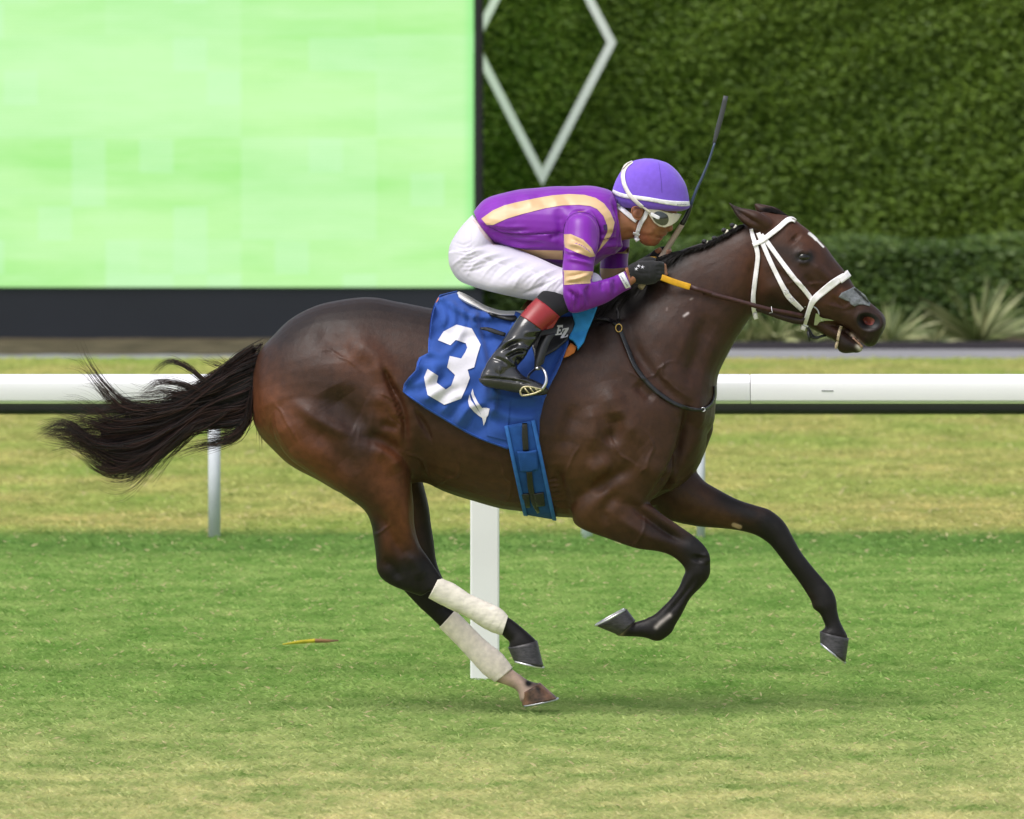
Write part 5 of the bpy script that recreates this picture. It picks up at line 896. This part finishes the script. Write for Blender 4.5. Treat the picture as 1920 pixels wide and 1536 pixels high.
# ---- boots
M_BOOT = mat('patent_boot', (.012, .012, .014), .16, .6, var=.3, vs=20, coat=.2, bump=.15, bs=50, bdist=.002); M_RED = mat('red_cuff', (.26, .016, .020), .4, .5, var=.08, vs=30); M_SOCK = mat('black_stocking', (.010, .010, .011), .8, .3); M_SOLEB = mat('boot_sole', (.030, .029, .028), .55)
for s in (-1, 1):
    b2, bf2, bn2 = remesh([loft(R4, shank(s), 28, 5, .002), loft(R4, foot(s), 24, 5, .001)], .0042, 3)
    if s < 0:
        wb = [(BOT, [(400,740),(560,650),(700,650),(745,660)], 2.2, .009, 'n'), (BOT, [(420,760),(560,700),(700,690)], 2, -.009, 'n'), (BOT, [(260,720),(400,600),(520,520)], 2, .005, 'n'), (BOT, [(330,680),(480,600),(620,560)], 3, -.008, 'n'), (BOT, [(400,760),(460,830),(540,880)], 1.8, .006, 'n'), (BOT, [(230,770),(330,800),(430,870)], 2.2, -.005, 'n'), (BOT, [(540,760),(600,860),(680,1000)], 3.5, -.008, 'n'), (BOT, [(330,890),(325,1010)], 1.2, .003, 'n'), (BOT, [(90,1040),(300,1050),(560,1080),(880,1150)], 1.4, -.004, 'n'), (BOT, [(120,1000),(300,1020),(640,1070),(890,1135)], 1.5, .003, 'n'), (BOT, [(650,480),(700,440),(1000,410)], 1.8, .004, 'n'), (BOT, [(660,500),(800,500),(980,470)], 1.8, -.003, 'n')]
        b2 = sculpt(b2, bn2, [(a, b, c, d*1.6, e) for a, b, c, d, e in wb])
    px, py = proj(b2); # red cuff: colour the shell between two lines across the shaft
    fc = np.array([np.mean([[px[i], py[i]] for i in q], 0) for q in bf2]); A = np.array(R4(860,214)); B = np.array(R4(1028,70)); 
    ax = (np.array(R4(1000,128))-np.array(R4(895,229))); ax /= np.linalg.norm(ax); tq = (fc-np.array(R4(895,229)))@ax; top = (np.array(R4(1000,128))-np.array(R4(895,229)))@ax
    mi = np.where(fc[:, 1] > R4(0,300)[1], 0, np.where(tq > top, 2, 0))
    o = mk('boot', b2, bf2, [M_BOOT, M_RED, M_SOCK], jock, mi=mi)
    if s < 0:
        Bb = bvh_of(b2, bf2); v, f = drape(R4, [(927,66),(985,105),(1080,186),(1035,262),(966,279),(895,225),(822,181),(872,120)], Bb, .0015, 2.5, -.29); vv, ff = v, f; rc = solid(mk('boot_cuff', vv, ff, M_RED, jock), .001); rc.parent = o
        mk('boot_cuff', vv*[1, -1, 1], [q[::-1] for q in ff], M_RED, jock)
        v, f = drape(BOT, [(62,1042),(200,1056),(400,1082),(620,1116),(880,1158),(955,1205),(930,1240),(600,1232),(300,1176),(130,1130),(75,1090)], Bb, .0015, 2.5, -.34); solid(mk('boot_sole', v, f, M_SOLEB, jock), .003).parent = o
        v, f = strap(BOT, [(322,880),(318,960),(328,1050)], 1.4, Bb, .001, -.34, 2); mk('boot_seam', v, f, M_SOLEB, jock).parent = o
# ---- gloves
M_GL = mat('black_glove', (.010, .010, .011), .75, .3, var=.3, vs=60, bump=.6, bs=400, sheen=.2, bdist=.001)
v, f, n_ = remesh([loft(HND, [(300,680,372,975,.024,-.146)]+palm_n[1:], 22, 4, .0055), thumb_n(.004)]+fingers_n(.0032)+[T(HND, [(340,700,-.125),(350,800,-.14),(400,940,-.13)], [.014, .016, .013])], .0034, 3)
v = sculpt(v, n_, [(HND, [(690,620),(720,700),(730,800),(740,900)], 1.6, -.003, 'n'), (HND, [(860,660),(980,668)], 1.2, -.0014, 'n'), (HND, [(860,745),(990,752)], 1.2, -.0014, 'n'), (HND, [(860,825),(990,835)], 1.2, -.0014, 'n'), (HND, [(430,760),(600,800),(760,790)], 1.6, -.002, 'n'), (HND, [(450,620),(560,590),(650,620)], 1.5, .002, 'n')]); g1 = mk('glove', v, f, M_GL, jock); BGl = bvh_of(v, f)
for cx, cy in ((520,645),(600,668),(472,705)):
    pl = []
    for i in range(10): a = math.radians(-90+36*i+8); r_ = 48 if i % 2 == 0 else 11; pl.append((cx+r_*math.cos(a), cy+r_*math.sin(a)))
    v2, f2 = drape(HND, pl, BGl, .0012, 2); mk('glove_star', v2, f2, M_CUFF, jock).parent = g1
v, f, n_ = remesh([loft(HND, palm_f, 20, 4, .003), T(HND, [(800,470,.05),(900,350,.035)], [.014, .013])]+fingers_f(.0015, False), .0036, 3); mk('glove', v, f, M_GL, jock)
# ---- helmet
M_HEL = mat('helmet_cover', (.19, .095, .60), .8, .2, var=.05, vs=60, bump=.6, bs=900, sheen=.2, bdist=.0006); M_HW = mat('white_band', (.80, .78, .82), .6, .3)
H = [(560,112,650,113,.02),(470,128,735,130,.052),(395,158,845,168,.074),(325,215,928,232,.090),(265,292,1000,316,.101),(215,390,1062,425,.107),(184,488,1094,545,.109),(192,568,1106,632,.109),(228,640,1110,684,.105),(300,694,1085,718,.096),(420,706,1010,742,.085)]
v, f = loft(R2, H, 48, 5, Y=0.0); hel = mk('helmet', v, f, M_HEL, jock); BHl = bvh_of(v, f)
v, f = strap(R2, [(184,505),(240,533),(330,560),(460,578),(620,600),(800,632),(950,650),(1050,654),(1104,650)], [7, 7.5, 7.5, 7.5, 7.5, 8, 9, 9.5, 8], BHl, .0022, -.03, 2.5); 
for q in pair('helmet_band', (v, f), M_HW, jock, .0015): q.parent = hel
text_on("Jockeys", R2, (955,672), (1082,668), 4.0, BHl, .0055, M_INK, 'lettering', jock).parent = hel
v, f = strap(R2, [(737,150),(745,220),(758,300),(770,420),(775,520)], .7, BHl, .0012, -.03, 2); mk('seam', v, f, mat('seam', (.07, .03, .26), .7), jock).parent = hel
M_CR = mat('cream_rubber', (.66, .60, .48), .45, .5, var=.08)
v, f = strap(R2, [(425,150),(350,200),(312,280),(312,370),(345,470),(400,560),(470,632),(545,695)], [4, 7, 7.5, 7.5, 7.5, 7.5, 7, 6.5], BHl, .0045, -.03, 2.5); pair('goggle_strap', (v, f), mat('cream_strap', (.74, .70, .66), .6), jock, .0015)
v, f = tube([at(*R2(*q), -.095+.0) for q in ((520,672),(580,718),(640,760))], .0042, 8, 3, flat=.4); mk('goggle_strap', v, f, M_CR, jock)
M_LENS = mat('dark_lens', (.012, .016, .014), .05, .9, coat=.5, var=.2, vs=80); M_CLR = mat('clear_lens', (.42, .50, .36), .08, .6, trans=.5, var=.1)
GY = lambda x, y: float(np.interp((x-1120)*6.4, [560, 640, 700, 760, 800, 850, 900, 940, 975, 990], [-.0845, -.084, -.082, -.078, -.073, -.065, -.052, -.037, -.014, 0]))
gog = [(600,700),(700,692),(800,735),(900,768),(985,782),(975,800),(940,862),(870,915),(800,938),(740,925),(685,885),(645,830),(612,775)]
v, f = drape(R2, gog, BJ, -.001, 2.0, Yf=GY); g0, g1_ = pair('goggle_frame', (v, f), M_CR, jock, .008)
fnb = lambda px, py: .004*np.exp(-(((px-R2(760,0)[0])/14)**2+((py-R2(0,835)[1])/12)**2))
v, f = drape(R2, [(655,800),(680,765),(730,745),(790,758),(840,790),(856,840),(838,895),(790,915),(740,900),(690,868)], BJ, .0085, 2, -.02, fnb, True, Yf=GY); 
for q, g_ in zip(pair('lens', (v, f), M_LENS, jock), (g0, g1_)): q.parent = g_
v, f = drape(R2, [(862,780),(920,792),(965,800),(930,850),(880,882),(866,850)], BJ, .0085, 2, Yf=GY); 
for q, g_ in zip(pair('side_lens', (v, f), M_CLR, jock), (g0, g1_)): q.parent = g_
v, f = drape(R2, [(640,762),(655,758),(752,808),(742,842),(720,840),(640,800)], BJ, .0145, 2, Yf=GY); solid(mk('lens_tab', v, f, mat('white_band'), jock), .001).parent = g0
v, f = strap(R2, [(625,700),(720,715),(830,750),(960,782)], [1.2, 1.6, 1.6, 1.2], BJ, .0195, -.02, 2); mk('frame_line', v, f, mat('brown_line', (.10, .06, .03), .5), jock).parent = g0
for L_, w_, of in (([(225,665),(300,725),(380,790),(440,838),(475,862)], [7, 8.5, 9, 9, 7.5], .004), ([(598,735),(570,810),(530,870),(500,940),(478,1010),(468,1060),(490,1100)], [7, 8.5, 8.5, 8, 7.5, 8, 9], .005)):
    v, f = strap(R2, L_, w_, BJ, of, -.05, 2.2); pair('chin_strap', (v, f), M_HW, jock, .002)
v, f = strap(R2, [(430,1003),(470,1018),(508,1030)], 4, BJ, .009, -.05, 2); solid(mk('chin_buckle', v, f, M_HW, jock), .002)
# ---- whip
whip = thing('riding_whip', tuple(at(1241, 481, 0)), 'long riding whip with tan taped grip and dark flap held upright by the jockey', 'whip')
M_TAPE = mat('tan_tape', (.42, .33, .25), .85, .2, var=.2, vs=120, bump=1, bs=60, stretch=(6, 1, 6), bdist=.002); M_SH = mat('whip_shaft', (.035, .055, .10), .35, .5)
W = lambda L_: [at(x, y, Y) for x, y, Y in L_]
v, f = tube(W([(1201,539,-.105),(1218,514,-.06),(1241,481,.0),(1262,448,.01),(1279,421,.01)]), [.0115, .0108, .0105, .0102, .0095], 14, 3); mk('grip', v, f, M_TAPE, whip)
v, f = tube(W([(1278,422,.01),(1288,404,.01),(1296,384,.01)]), [.0098, .0085, .0062], 12, 3); mk('ferrule', v, f, M_BLEATH, whip)
v, f = tube(W([(1295,386,.01),(1306,356,.01),(1318,330,.01),(1330,300,.01),(1340,268,.01)]), [.006, .0055, .005, .0045, .004], 10, 4); mk('shaft', v, f, M_SH, whip)
v, f = tube(W([(1338,272,.01),(1345,245,.01),(1354,212,.01),(1361,180,.01)]), [.005, .0085, .009, .0085], 12, 3, flat=.35); mk('flap', v, f, mat('flap_leather', (.045, .048, .052), .5, .4), whip)
